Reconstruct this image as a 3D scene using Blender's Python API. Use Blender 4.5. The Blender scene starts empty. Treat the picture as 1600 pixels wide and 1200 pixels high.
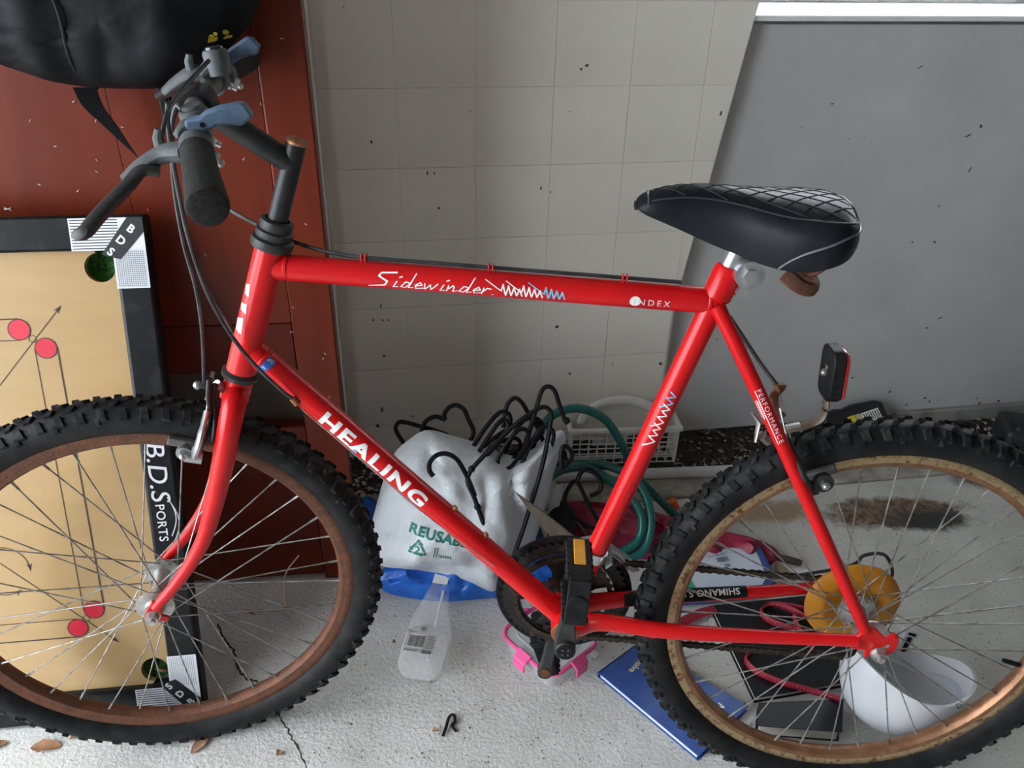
import bpy, bmesh, math, random
from math import sin, cos, pi, radians, sqrt, atan2
from mathutils import Vector as V, Matrix
from mathutils.bvhtree import BVHTree
random.seed(7)
scene = bpy.context.scene
COL = scene.collection

# ------------------------------------------------------------------ camera
CAM_F = 1273.24                                  # focal length in pixels of the 1600 px wide frame
CAM = V((-0.4976, -0.8341, 1.2460))
YAW, PITCH, ROLL = -0.03173, 0.54847, -0.02610
_f = V((sin(YAW)*cos(PITCH), cos(YAW)*cos(PITCH), -sin(PITCH)))
_r = V((cos(YAW), -sin(YAW), 0))
_d = _f.cross(_r)
RIGHT = _r*cos(ROLL)+_d*sin(ROLL)
DOWN = _d*cos(ROLL)-_r*sin(ROLL)
FWD = _f
cd = bpy.data.cameras.new('camera'); cam = bpy.data.objects.new('camera', cd); COL.objects.link(cam)
cd.sensor_width = 36; cd.lens = 36*CAM_F/1600; cd.clip_start = .01
cam.matrix_world = Matrix(((RIGHT.x, -DOWN.x, -FWD.x, CAM.x), (RIGHT.y, -DOWN.y, -FWD.y, CAM.y), (RIGHT.z, -DOWN.z, -FWD.z, CAM.z), (0, 0, 0, 1)))
scene.camera = cam

# ------------------------------------------------------------------ daylight and exposure
world = bpy.data.worlds.new('overcast_sky'); scene.world = world; world.use_nodes = True
bgn = world.node_tree.nodes['Background']; bgn.inputs[0].default_value = (.86, .93, 1, 1); bgn.inputs[1].default_value = 3.7
scene.view_settings.view_transform = 'Standard'; scene.view_settings.look = 'None'
scene.view_settings.gamma = 1; scene.view_settings.use_curve_mapping = False
scene.view_settings.exposure = 1.52

# ------------------------------------------------------------------ geometry of the place (metres; floor z = 0, bicycle along x)
LEAN, BASE, STEER, RW = 0.11343, 1.04904, 0.26771, 0.333
def ray(x, y): return FWD + RIGHT*((x-800)/CAM_F) + DOWN*((y-600)/CAM_F)
def fl(x, y, z=0.0):
    d = ray(x, y); return CAM + d*((z-CAM.z)/d.z)
def vy(x, y, Y):
    d = ray(x, y); return CAM + d*((Y-CAM.y)/d.y)
def onplane(x, y, p0, n):
    d = ray(x, y); return CAM + d*((p0-CAM).dot(n)/d.dot(n))
LM = Matrix.Rotation(-LEAN, 3, 'X')
HA = radians(71.5); ST = V((cos(HA), 0, sin(HA))); PERP = V((-sin(HA), 0, cos(HA)))
PIV = V((-BASE, 0, RW)) - PERP*.040
SM = Matrix.Rotation(STEER, 3, ST)
def B(x, y, off=0.0):                            # point of the bicycle's own frame, off metres from its centre plane
    d = LM.transposed() @ ray(x, y); c = LM.transposed() @ CAM
    return c + d*((off-c.y)/d.y)
def FR(p): return PIV + SM @ (V(p)-PIV)           # straight-ahead front assembly -> steered
def S(x, y, off=0.0):                            # point of the steered front assembly, straight-ahead coordinates
    d = SM.transposed() @ (LM.transposed() @ ray(x, y)); c = SM.transposed() @ (LM.transposed() @ CAM - PIV)
    return c + d*((off-c.y)/d.y) + PIV
def SF(x, y, off=0.0): return FR(S(x, y, off))
WA = radians(11.8); WD = V((cos(WA), sin(WA), 0)); WN = V((-sin(WA), cos(WA), 0)); W0 = V((-.121, .951, 0))
def WP(s, n, z): return W0 + WD*s + WN*n + V((0, 0, z))     # along the back wall, into it, up
def wl(x, y, n=0.0):
    q = onplane(x, y, W0+WN*n, WN); return (q-W0).dot(WD), q.z

# ------------------------------------------------------------------ materials
MATS = {}
def mat(name, c1, c2=None, scale=25, rough=.5, metal=0, bump=0, bscale=90, coat=0, trans=0, alpha=1, lo=.4, hi=.65, ior=1.45, spec=.5, detail=5, stretch=None, rough2=None, sss=0, bdist=.002):
    if name in MATS: return MATS[name]
    m = bpy.data.materials.new(name); MATS[name] = m; m.use_nodes = True
    nt = m.node_tree; b = nt.nodes['Principled BSDF']
    b.inputs['Base Color'].default_value = (*c1, 1); b.inputs['Roughness'].default_value = rough; b.inputs['Metallic'].default_value = metal
    b.inputs['Coat Weight'].default_value = coat; b.inputs['Coat Roughness'].default_value = .12
    b.inputs['Transmission Weight'].default_value = trans; b.inputs['Alpha'].default_value = alpha; b.inputs['IOR'].default_value = ior
    b.inputs['Specular IOR Level'].default_value = spec
    tc = nt.nodes.new('ShaderNodeTexCoord'); src = tc.outputs['Object']
    if stretch:
        mp = nt.nodes.new('ShaderNodeMapping'); mp.inputs['Scale'].default_value = stretch; nt.links.new(src, mp.inputs[0]); src = mp.outputs[0]
    if c2:
        n = nt.nodes.new('ShaderNodeTexNoise'); n.inputs['Scale'].default_value = scale; n.inputs['Detail'].default_value = detail; n.inputs['Roughness'].default_value = .6
        nt.links.new(src, n.inputs['Vector'])
        r = nt.nodes.new('ShaderNodeValToRGB'); r.color_ramp.elements[0].position = lo; r.color_ramp.elements[1].position = hi
        r.color_ramp.elements[0].color = (*c1, 1); r.color_ramp.elements[1].color = (*c2, 1)
        nt.links.new(n.outputs['Fac'], r.inputs[0]); nt.links.new(r.outputs[0], b.inputs['Base Color'])
        if rough2 is not None:
            rr = nt.nodes.new('ShaderNodeMapRange'); rr.inputs[1].default_value = lo; rr.inputs[2].default_value = hi
            rr.inputs[3].default_value = rough; rr.inputs[4].default_value = rough2
            nt.links.new(n.outputs['Fac'], rr.inputs[0]); nt.links.new(rr.outputs[0], b.inputs['Roughness'])
    if bump:
        n2 = nt.nodes.new('ShaderNodeTexNoise'); n2.inputs['Scale'].default_value = bscale; n2.inputs['Detail'].default_value = 4
        nt.links.new(src, n2.inputs['Vector'])
        bp = nt.nodes.new('ShaderNodeBump'); bp.inputs['Strength'].default_value = bump; bp.inputs['Distance'].default_value = bdist
        nt.links.new(n2.outputs['Fac'], bp.inputs['Height']); nt.links.new(bp.outputs[0], b.inputs['Normal'])
    return m
RED = mat('red_paint', (.60, .0055, .007), (.52, .0045, .008), 9, rough=.30, coat=.12, spec=.35)
BLK = mat('black_plastic', (.008, .0085, .0095), (.018, .018, .019), 60, rough=.45, bump=.1, spec=.15)
DKG = mat('dark_grey_metal', (.028, .030, .031), (.045, .045, .043), 40, rough=.42, metal=.2, spec=.35)
RUB = mat('tyre_rubber', (.006, .0065, .0075), (.018, .018, .018), 35, rough=.55, bump=.25, bscale=300, spec=.24)
RUBT = mat('worn_tread_rubber', (.009, .0095, .011), (.075, .070, .062), 45, rough=.7, lo=.48, hi=.8, bump=.2, spec=.15)
RUST = mat('rusty_steel', (.165, .062, .030), (.085, .040, .027), 60, rough=.6, metal=.35, bump=.5, bscale=250, lo=.35, hi=.7)
RUSTC = mat('rust_spotted_chrome', (.46, .33, .19), (.16, .07, .03), 110, rough=.35, metal=.7, lo=.5, hi=.66, bump=.2, bscale=220, rough2=.7)
RUSTI = mat('brown_rusted_chrome', (.33, .17, .09), (.19, .085, .045), 30, rough=.38, metal=.55, lo=.35, hi=.7, bump=.3, bscale=200)
STEEL = mat('dull_steel', (.52, .52, .51), (.32, .30, .27), 50, rough=.36, metal=.7)
SPK = mat('spoke_steel', (.38, .38, .37), (.17, .15, .13), 60, rough=.4, metal=.7)
ALU = mat('brushed_alloy', (.55, .56, .57), (.42, .43, .44), 30, rough=.32, metal=.85)
GRIP = mat('foam_grip', (.020, .019, .018), (.034, .032, .030), 200, rough=.85, bump=.5, bscale=500, spec=.2)
BARM = mat('grey_painted_bar', (.10, .098, .093), (.14, .135, .125), 60, rough=.55, metal=.2)
STEMM = mat('black_painted_stem', (.013, .014, .016), (.026, .027, .028), 30, rough=.38, spec=.35)
BLUG = mat('blue_grey_plastic', (.105, .155, .235), (.07, .105, .16), 40, rough=.5, spec=.3)
GREYP = mat('grey_plastic', (.105, .113, .118), (.07, .075, .078), 40, rough=.5, spec=.3)
CHAINM = mat('oily_chain', (.03, .025, .022), (.08, .055, .04), 200, rough=.45, metal=.6)
AMBER = mat('amber_plastic', (.72, .34, .02), (.6, .25, .01), 20, rough=.3, coat=.3)
AMBERD = mat('old_amber_plastic', (.50, .20, .008), (.33, .12, .008), 18, rough=.35, lo=.35, hi=.75)
REDREF = mat('red_reflector', (.6, .01, .015), rough=.2, coat=.6)
WHT = mat('white_print', (.82, .82, .8), rough=.5)
CYAN = mat('light_blue_print', (.12, .5, .75), rough=.5)
BLUEST = mat('blue_sticker', (.03, .1, .36), (.4, .5, .65), 140, rough=.4, lo=.56, hi=.6)
SILV = mat('pale_silver_print', (.6, .6, .62), rough=.4)
COPPER = mat('copper_fitting', (.45, .2, .1), (.3, .12, .06), 90, rough=.4, metal=.7)

# ------------------------------------------------------------------ mesh helpers
class MB:
    def __init__(s): s.v = []; s.f = []
    def add(s, vs, fs):
        o = len(s.v); s.v += [V(p) for p in vs]; s.f += [tuple(i+o for i in f) for f in fs]; return s
    def tube(s, pts, r, n=10, closed=False, cap=True, flat=1.0, up=None, twist=0):
        P = [V(p) for p in pts]; N = len(P)
        rs = r if isinstance(r, (list, tuple)) else [r]*N
        fl_ = flat if isinstance(flat, (list, tuple)) else [flat]*N
        t0 = None; nrm = None; o = len(s.v)
        for i in range(N):
            if closed: t = P[(i+1) % N]-P[i-1]
            else: t = P[min(i+1, N-1)]-P[max(i-1, 0)]
            t.normalize()
            if nrm is None:
                a = V(up) if up else (V((0, 1, 0)) if abs(t.y) < .9 else V((1, 0, 0)))
                nrm = (a-t*a.dot(t)).normalized()
            else:
                if up: a = V(up)
                else: a = nrm
                nrm = (a-t*a.dot(t)).normalized()
            bn = t.cross(nrm)
            for k in range(n):
                a = 2*pi*k/n+twist
                s.v.append(P[i]+nrm*(cos(a)*rs[i])+bn*(sin(a)*rs[i]*fl_[i]))
        for i in range(N if closed else N-1):
            for k in range(n):
                a, b = o+i*n+k, o+i*n+(k+1) % n; j = (i+1) % N
                s.f.append((a, b, o+j*n+(k+1) % n, o+j*n+k))
        if cap and not closed:
            s.f.append(tuple(o+k for k in reversed(range(n)))); s.f.append(tuple(o+(N-1)*n+k for k in range(n)))
        return s
    def box(s, c, size, ax=None):
        c = V(c); h = [x/2 for x in size]; ax = ax or (V((1, 0, 0)), V((0, 1, 0)), V((0, 0, 1)))
        vs = [c+ax[0]*(h[0]*i)+ax[1]*(h[1]*j)+ax[2]*(h[2]*k) for i in (-1, 1) for j in (-1, 1) for k in (-1, 1)]
        return s.add(vs, [(0, 1, 3, 2), (4, 6, 7, 5), (0, 4, 5, 1), (2, 3, 7, 6), (0, 2, 6, 4), (1, 5, 7, 3)])
    def lathe(s, prof, c, axis, n=32, closed=False):  # prof: (along, radius)
        c = V(c); ax = V(axis).normalized(); a = V((0, 0, 1)) if abs(ax.z) < .9 else V((1, 0, 0))
        u = (a-ax*a.dot(ax)).normalized(); w = ax.cross(u); o = len(s.v); m = len(prof)
        for k in range(n):
            q = 2*pi*k/n
            for (h, r) in prof: s.v.append(c+ax*h+(u*cos(q)+w*sin(q))*r)
        for k in range(n):
            for i in range(m if closed else m-1):
                i2 = (i+1) % m; k2 = (k+1) % n
                s.f.append((o+k*m+i, o+k2*m+i, o+k2*m+i2, o+k*m+i2))
        return s
    def prism(s, poly, n, t):                       # polygon of 3D points extruded by t along n
        n = V(n).normalized(); o = len(s.v); m = len(poly)
        s.v += [V(p) for p in poly]+[V(p)+n*t for p in poly]
        s.f.append(tuple(o+i for i in range(m))); s.f.append(tuple(o+m+i for i in reversed(range(m))))
        for i in range(m): s.f.append((o+i, o+m+i, o+m+(i+1) % m, o+(i+1) % m))
        return s
    def ball(s, c, r, nu=12, nv=8, sc=(1, 1, 1)):
        c = V(c); o = len(s.v)
        for j in range(nv+1):
            b = -pi/2+pi*j/nv
            for k in range(nu):
                a = 2*pi*k/nu; s.v.append(c+V((cos(b)*cos(a)*r*sc[0], cos(b)*sin(a)*r*sc[1], sin(b)*r*sc[2])))
        for j in range(nv):
            for k in range(nu):
                s.f.append((o+j*nu+k, o+j*nu+(k+1) % nu, o+(j+1)*nu+(k+1) % nu, o+(j+1)*nu+k))
        return s
    def map(s, fn): s.v = [V(fn(p)) for p in s.v]; return s
    def build(s, name, m, parent=None, sharp=35, bevel=0, bseg=2, merge=False):
        me = bpy.data.meshes.new(name); me.from_pydata([tuple(p) for p in s.v], [], s.f)
        bm = bmesh.new(); bm.from_mesh(me)
        if merge: bmesh.ops.remove_doubles(bm, verts=bm.verts, dist=1e-5)
        bmesh.ops.recalc_face_normals(bm, faces=bm.faces); bm.to_mesh(me); bm.free()
        me.materials.append(m)
        for p in me.polygons: p.use_smooth = True
        me.set_sharp_from_angle(angle=radians(sharp))
        o = bpy.data.objects.new(name, me); COL.objects.link(o)
        if parent: o.parent = parent
        if bevel:
            b = o.modifiers.new('bevel', 'BEVEL'); b.width = bevel; b.segments = bseg; b.limit_method = 'ANGLE'; b.angle_limit = radians(40)
        return o
def empty(name, loc, rot=None):
    o = bpy.data.objects.new(name, None); COL.objects.link(o); o.location = loc; o.empty_display_size = .05
    if rot: o.rotation_euler = rot
    return o
def tag(o, label, cat=None, group=None, kind=None):
    if label: o['label'] = label
    if cat: o['category'] = cat
    if group: o['group'] = group
    if kind: o['kind'] = kind
    return o
def root(name, loc, label, cat, group=None): return tag(empty(name, loc), label, cat, group)
def part(mb, name, m, parent, **k):
    """mb is in world coordinates; parent is an unrotated thing or a part of one"""
    off = V(parent.location); q = parent.parent
    while q: off = off+q.location; q = q.parent
    mb.map(lambda p: p-off)
    return mb.build(name, m, parent, **k)
def spline(pts, n=8, closed=False):
    P = [V(p) for p in pts]; N = len(P); out = []
    rng = range(N) if closed else range(N-1)
    for i in rng:
        if closed: a, b, c, d = P[i-1], P[i], P[(i+1) % N], P[(i+2) % N]
        else:
            b, c = P[i], P[i+1]; a = P[i-1] if i else b*2-c; d = P[i+2] if i+2 < N else c*2-b
        for k in range(n):
            t = k/n
            out.append(.5*((2*b)+(c-a)*t+(2*a-5*b+4*c-d)*t*t+(3*b-a-3*c+d)*t**3))
    if not closed: out.append(P[-1])
    return out
def hsh(i, j=0):
    x = sin(i*127.1+j*311.7)*43758.5453; return x-math.floor(x)
def vnoise(x, y):
    i, j = math.floor(x), math.floor(y); u, v = x-i, y-j; u = u*u*(3-2*u); v = v*v*(3-2*v)
    return (hsh(i, j)*(1-u)+hsh(i+1, j)*u)*(1-v)+(hsh(i, j+1)*(1-u)+hsh(i+1, j+1)*u)*v
def fbm(x, y): return vnoise(x, y)*.55+vnoise(x*2.1+7, y*2.1+3)*.3+vnoise(x*4.3, y*4.3)*.15
def text2d(txt, size, shear=0, offset=0, space=1.0, sx=1.0):
    cu = bpy.data.curves.new('print', 'FONT'); cu.body = txt; cu.size = size; cu.shear = shear; cu.offset = offset; cu.space_character = space; cu.resolution_u = 4
    o = bpy.data.objects.new('print', cu); COL.objects.link(o)
    me = o.evaluated_get(bpy.context.evaluated_depsgraph_get()).to_mesh()
    vs = [(v.co.x*sx, v.co.y) for v in me.vertices]; fs = [tuple(p.vertices) for p in me.polygons]
    bpy.data.objects.remove(o); bpy.data.curves.remove(cu)
    return vs, fs
def ribbon2d(pts, w):
    vs, fs = [], []
    for i in range(len(pts)-1):
        (x0, y0), (x1, y1) = pts[i], pts[i+1]; L = math.hypot(x1-x0, y1-y0) or 1; nx, ny = -(y1-y0)/L*w/2, (x1-x0)/L*w/2
        w1 = 1; o = len(vs); ex, ey = (x1-x0)/L*w*.35, (y1-y0)/L*w*.35
        vs += [(x0-ex+nx, y0-ey+ny), (x0-ex-nx, y0-ey-ny), (x1+ex-nx, y1+ey-ny), (x1+ex+nx, y1+ey+ny)]; fs.append((o, o+1, o+2, o+3))
    return vs, fs
def join2d(*parts):
    vs, fs = [], []
    for v, f in parts:
        o = len(vs); vs += v; fs += [tuple(i+o for i in q) for q in f]
    return vs, fs
def move2d(p, dx, dy, rot=0, s=1):
    c, q = cos(rot)*s, sin(rot)*s
    return [(x*c-y*q+dx, x*q+y*c+dy) for x, y in p[0]], p[1]
def disc2d(cx, cy, r, n=28, r2=None):
    vs = [(cx+r*cos(2*pi*k/n), cy+r*sin(2*pi*k/n)) for k in range(n)]
    if r2 is None: return vs, [tuple(range(n))]
    vs += [(cx+r2*cos(2*pi*k/n), cy+r2*sin(2*pi*k/n)) for k in range(n)]
    return vs, [(k, (k+1) % n, n+(k+1) % n, n+k) for k in range(n)]
def rect2d(x0, y0, x1, y1): return [(x0, y0), (x1, y0), (x1, y1), (x0, y1)], [(0, 1, 2, 3)]
def width2d(p): xs = [x for x, _ in p[0]]; return min(xs), max(xs)
def cut2d(p, step):
    bm = bmesh.new(); vv = [bm.verts.new((x, y, 0)) for x, y in p[0]]
    for f in p[1]:
        try: bm.faces.new([vv[i] for i in f])
        except ValueError: pass
    ys = [y for _, y in p[0]]; y = min(ys)+step
    while y < max(ys):
        bmesh.ops.bisect_plane(bm, geom=bm.verts[:]+bm.edges[:]+bm.faces[:], plane_co=(0, y, 0), plane_no=(0, 1, 0)); y += step
    bmesh.ops.triangulate(bm, faces=bm.faces[:]); bm.verts.index_update()
    out = [(v.co.x, v.co.y) for v in bm.verts], [tuple(v.index for v in f.verts) for f in bm.faces]
    bm.free(); return out
def on_tube(p, a, d, n, r, name, m, parent, step=.0025, lift=.0004, phi0=0):
    """flat print (u along d, v around) wrapped onto a tube of radius r; n points at the viewer's side"""
    a, d, n = V(a), V(d).normalized(), V(n); n = (n-d*n.dot(d)).normalized(); t = n.cross(d)
    p = cut2d(p, step); mb = MB(); rr = r+lift
    mb.add([a+d*u+n*(cos(v/r+phi0)*rr)+t*(sin(v/r+phi0)*rr) for u, v in p[0]], p[1])
    return mb.build(name, m, parent, sharp=80)
def on_plane(p, o, e1, e2, name, m, parent, lift=.0006):
    e1, e2 = V(e1), V(e2); n = e1.cross(e2).normalized(); mb = MB()
    mb.add([V(o)+e1*x+e2*y+n*lift for x, y in p[0]], p[1])
    return part(mb, name, m, parent, sharp=80)
def pillow(outline, c, e1, e2, front, back, rings=9, amp=0, freq=12, n=72, edge=.5, seed=0):
    """closed bulging body from a star-shaped outline of 2D points about its centroid; returns MB in world coordinates"""
    e1, e2 = V(e1).normalized(), V(e2).normalized(); nn = e1.cross(e2)
    cx = sum(x for x, _ in outline)/len(outline); cy = sum(y for _, y in outline)/len(outline)
    o3 = spline([(x, y, 0) for x, y in outline], max(2, n//len(outline)), True); m = len(o3); mb = MB()
    def pt(x, y, h): return V(c)+e1*x+e2*y+nn*h
    for side, th in ((1, front), (-1, back)):
        o = len(mb.v)
        for j in range(rings+1):
            r = 1-j/rings
            for q in o3:
                x, y = cx+(q.x-cx)*r, cy+(q.y-cy)*r
                h = th*max(0, 1-r**2.6)**edge
                if amp: h += amp*(fbm(x*freq+seed, y*freq+side*5)-.5)*min(1, (1-r)*5)+amp*.8*(abs(vnoise(x*freq*1.7+3+seed, y*freq*.9)-.5)*2)*min(1, (1-r)*4)
                mb.v.append(pt(x, y, side*h))
        for j in range(rings):
            for k in range(m): mb.f.append((o+j*m+k, o+j*m+(k+1) % m, o+(j+1)*m+(k+1) % m, o+(j+1)*m+k))
    return mb

# ================================================================== THE SETTING
def concrete_mat():
    m = bpy.data.materials.new('concrete'); m.use_nodes = True; nt = m.node_tree; b = nt.nodes['Principled BSDF']; N = nt.nodes.new; Lk = nt.links.new
    tc = N('ShaderNodeTexCoord')
    def noise(sc, det=6, ro=.6):
        n = N('ShaderNodeTexNoise'); n.inputs['Scale'].default_value = sc; n.inputs['Detail'].default_value = det; n.inputs['Roughness'].default_value = ro; Lk(tc.outputs['Object'], n.inputs['Vector']); return n.outputs['Fac']
    def ramp(f, p0, c0, p1, c1):
        r = N('ShaderNodeValToRGB'); e = r.color_ramp.elements; e[0].position = p0; e[1].position = p1; e[0].color = (*c0, 1); e[1].color = (*c1, 1); Lk(f, r.inputs[0]); return r.outputs[0]
    def mix(f, a, c):
        x = N('ShaderNodeMix'); x.data_type = 'RGBA'; Lk(f, x.inputs[0]) if not isinstance(f, float) else None
        for i, q in ((6, a), (7, c)):
            if isinstance(q, tuple): x.inputs[i].default_value = (*q, 1)
            else: Lk(q, x.inputs[i])
        return x.outputs[2]
    def math_(op, a, c=None):
        x = N('ShaderNodeMath'); x.operation = op
        for i, q in ((0, a), (1, c)):
            if q is None: continue
            if isinstance(q, float): x.inputs[i].default_value = q
            else: Lk(q, x.inputs[i])
        x.use_clamp = op in ('MULTIPLY_ADD',); return x.outputs[0]
    base = ramp(noise(7), .3, (.52, .51, .475), .72, (.66, .65, .62))
    pits = ramp(noise(150, 3, .5), .27, (0, 0, 0), .37, (1, 1, 1))
    base = mix(pits, (.21, .205, .19), base)
    grime = ramp(noise(3.1, 8, .7), .56, (0, 0, 0), .74, (.55, .55, .55))
    base = mix(grime, base, (.33, .31, .28))
    def blob(cx, cy, rx, ry, rot, soft, wob):
        mp = N('ShaderNodeMapping'); mp.vector_type = 'TEXTURE'; mp.inputs['Location'].default_value = (cx, cy, 0); mp.inputs['Rotation'].default_value = (0, 0, rot); mp.inputs['Scale'].default_value = (rx, ry, 1)
        Lk(tc.outputs['Object'], mp.inputs[0]); ln = N('ShaderNodeVectorMath'); ln.operation = 'LENGTH'; Lk(mp.outputs[0], ln.inputs[0])
        d = math_('ADD', ln.outputs['Value'], math_('MULTIPLY', math_('SUBTRACT', noise(18, 8, .75), .5), wob))
        return ramp(d, 1-soft, (1, 1, 1), 1.0, (0, 0, 0))
    c = fl(1400, 800); base = mix(blob(c.x, c.y, .20, .062, .12, .3, 1.4), base, ramp(noise(45, 8, .8), .38, (.045, .032, .022), .62, (.30, .20, .13)))
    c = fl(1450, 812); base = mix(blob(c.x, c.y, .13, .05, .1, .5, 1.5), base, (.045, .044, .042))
    c = fl(1210, 800); base = mix(blob(c.x, c.y, .13, .05, .2, .5, 1.6), base, (.36, .26, .17))
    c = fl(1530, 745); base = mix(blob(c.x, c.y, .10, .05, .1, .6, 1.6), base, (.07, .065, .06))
    Lk(base, b.inputs['Base Color']); b.inputs['Roughness'].default_value = .85
    bp = N('ShaderNodeBump'); bp.inputs['Strength'].default_value = .75; bp.inputs['Distance'].default_value = .004; Lk(noise(130, 6, .6), bp.inputs['Height']); Lk(bp.outputs[0], b.inputs['Normal'])
    return m
CONC = concrete_mat()
KERBM = mat('stained_concrete_ledge', (.44, .42, .37), (.12, .09, .065), 8, rough=.85, bump=.6, bscale=120, lo=.42, hi=.68, detail=8)
SOILM = mat('dark_soil', (.025, .02, .016), (.07, .055, .045), 60, rough=.95, bump=1, bscale=140, bdist=.01)
GREYW = mat('grey_painted_board', (.55, .548, .55), (.47, .468, .47), 5, rough=.55, bump=.05, lo=.35, hi=.75)
CREAM = mat('cream_wall_sheet', (.82, .785, .705), (.735, .70, .62), 4, rough=.34, lo=.35, hi=.75, detail=7)
GROUT = mat('sheet_groove', (.64, .605, .54), rough=.6)
WHITEP = mat('white_gloss_paint', (.8, .8, .79), (.74, .74, .73), 20, rough=.35)
CEILM = mat('bare_brown_board', (.26, .245, .22), (.2, .19, .17), 5, rough=.85)
GLASSM = mat('window_glass', (.9, .95, .95), rough=.02, alpha=.12)
def struct(mb, name, m, label, parent=None, **k):
    o = mb.build(name, m, parent, **k)
    if parent is None: tag(o, label, None, None, 'structure')
    return o
KL = -.235                                        # slab edge, in wall normal direction from W0
def quad(p0, p1, p2, p3): return MB().add([p0, p1, p2, p3], [(0, 1, 2, 3)])
floor = struct(MB().prism([WP(-9, KL, 0), WP(3.2, KL, 0), WP(3.2, -4.5, 0), WP(-9, -4.5, 0)], (0, 0, -1), .12), 'floor', CONC, 'grey pitted concrete floor slab')
struct(MB().prism([WP(-3.2, KL+.006, .004), WP(3.2, KL+.006, .004), WP(3.2, KL+.105, .010), WP(-3.2, KL+.105, .010)], (0, 0, -1), .12), 'trim_1', KERBM, 'stained concrete ledge between slab and wall', bevel=.004)
# soil in the gap below the wall
mb = MB(); nx, ny = 150, 10
for i in range(nx+1):
    for j in range(ny+1):
        s_, n_ = -1.6+3.6*i/nx, KL+.10+.22*j/ny
        mb.v.append(WP(s_, n_, -.012+.02*fbm(s_*25, n_*25)+.01*j/ny))
for i in range(nx):
    for j in range(ny): a = i*(ny+1)+j; mb.f.append((a, a+1, a+ny+2, a+ny+1))
soil = tag(mb.build('soil', SOILM, sharp=180), 'dark soil in the gap below the wall', 'soil', None, 'stuff')
PEB = mat('grit_and_leaf_litter', (.42, .37, .30), (.07, .055, .04), 14, rough=.9, lo=.45, hi=.6)
mb = MB()
for k in range(1500):
    s_ = random.uniform(-1.05, 1.3); n_ = KL+.105+random.random()**1.2*.16; r = random.uniform(.0018, .0062)
    c = WP(s_, n_, -.003+.02*fbm(s_*25, n_*25)); q = random.uniform(0, pi)
    a = V((cos(q), sin(q), random.uniform(-.3, .3)))*r*random.uniform(1, 1.9); b_ = V((-sin(q), cos(q), 0))*r; u = V((0, 0, r*.7))
    mb.add([c+a, c+b_, c-a, c-b_, c+u], [(0, 1, 4), (1, 2, 4), (2, 3, 4), (3, 0, 4), (3, 2, 1, 0)])
tag(mb.build('grit', PEB), 'pale grit and leaf litter scattered over the dark soil', 'debris', None, 'stuff')
# back wall: grey board with the window opening above the sill
SZ = wl(1400, 24, -.02)[1]; WZ = SZ+.48                       # sill height
sL = wl(1188, 22, -.02)[0]
WB, WT = .03, 2.45
mb = MB()
def wallbox(s0, s1, z0, z1, n0=0.0, n1=.24): return mb.box(WP((s0+s1)/2, (n0+n1)/2, (z0+z1)/2), (s1-s0, n1-n0, z1-z0), (WD, WN, V((0, 0, 1))))
wallbox(-2.6, sL, WB, WT); wallbox(sL, sL+1.5, WB, SZ-.02); wallbox(sL, sL+1.5, WZ, WT); wallbox(sL+1.5, 2.9, WB, WT)
struct(mb, 'wall_back', GREYW, 'grey painted board wall below the window')
mb = MB(); mb.box(WP(0, .16, -.065), (5.5, .10, .18), (WD, WN, V((0, 0, 1))))
struct(mb, 'trim_2', mat('dark_footing', (.05, .045, .04), (.09, .08, .07), 12, rough=.9), 'dark footing behind the gap under the wall')
# thin dark skirting line on the right where the cladding overlaps
s0 = wl(1395, 648)[0]
mb = MB(); mb.box(WP(s0+.75, -.006, WB-.012), (1.5, .018, .05), (WD, WN, V((0, 0, 1))))
struct(mb, 'baseboard_back', mat('grey_skirting', (.30, .29, .28), (.16, .15, .14), 14, rough=.7, lo=.45, hi=.7), 'low grey skirting strip under the right wall board', bevel=.003)
# window above the sill (only the sill shows)
win = struct(MB().box(WP(sL+.75, .10, SZ-.0055), (1.54, .25, .011), (WD, WN, V((0, 0, 1)))), 'window_1', WHITEP, 'white painted window sill at the top right', bevel=.003)
fr = MB()
for (a, b_, c, d) in ((sL, sL+.05, SZ, WZ), (sL+1.45, sL+1.5, SZ, WZ), (sL+.72, sL+.77, SZ, WZ), (sL, sL+1.5, SZ, SZ+.05), (sL, sL+1.5, WZ-.05, WZ)):
    fr.box(WP((a+b_)/2, .215, (c+d)/2), (b_-a, .04, d-c), (WD, WN, V((0, 0, 1))))
fr.build('window_frame', WHITEP, win, bevel=.002)
for (a, b_) in ((sL+.05, sL+.72), (sL+.77, sL+1.45)):
    MB().box(WP((a+b_)/2, .22, (SZ+WZ)/2), (b_-a, .004, WZ-SZ-.1), (WD, WN, V((0, 0, 1)))).build('pane', GLASSM, win)
# other sides of the garage: roof, right and front walls; the big door in the left side stands open to the daylight
BX = (WD, WN, V((0, 0, 1)))
struct(MB().prism([WP(-2.7, .1, 2.45), WP(3.0, .1, 2.45), WP(3.0, -3.6, 2.45), WP(-2.7, -3.6, 2.45)], (0, 0, 1), .08), 'ceiling', CEILM, 'plain plasterboard garage ceiling above the view')
mb = MB(); mb.box(WP(-2.65, -1.75, 2.3), (.08, 3.7, .3), BX); mb.box(WP(-2.65, -.13, 1.08), (.08, .46, 2.16), BX); mb.box(WP(-2.65, -3.05, 1.08), (.08, 1.0, 2.16), BX)  # unseen pier nearest the back wall added to block light behind the headboard
struct(mb, 'wall_left', CEILM, 'unseen left garage wall, its pier added to block light beside the open door')
struct(MB().box(WP(2.94, -1.75, 1.2), (.08, 3.7, 2.5), BX), 'wall_right', CEILM, 'plain right side wall of the garage')
struct(MB().box(WP(.15, -3.6, 1.2), (5.7, .08, 2.5), BX), 'wall_front', CEILM, 'plain wall behind the camera')
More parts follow.
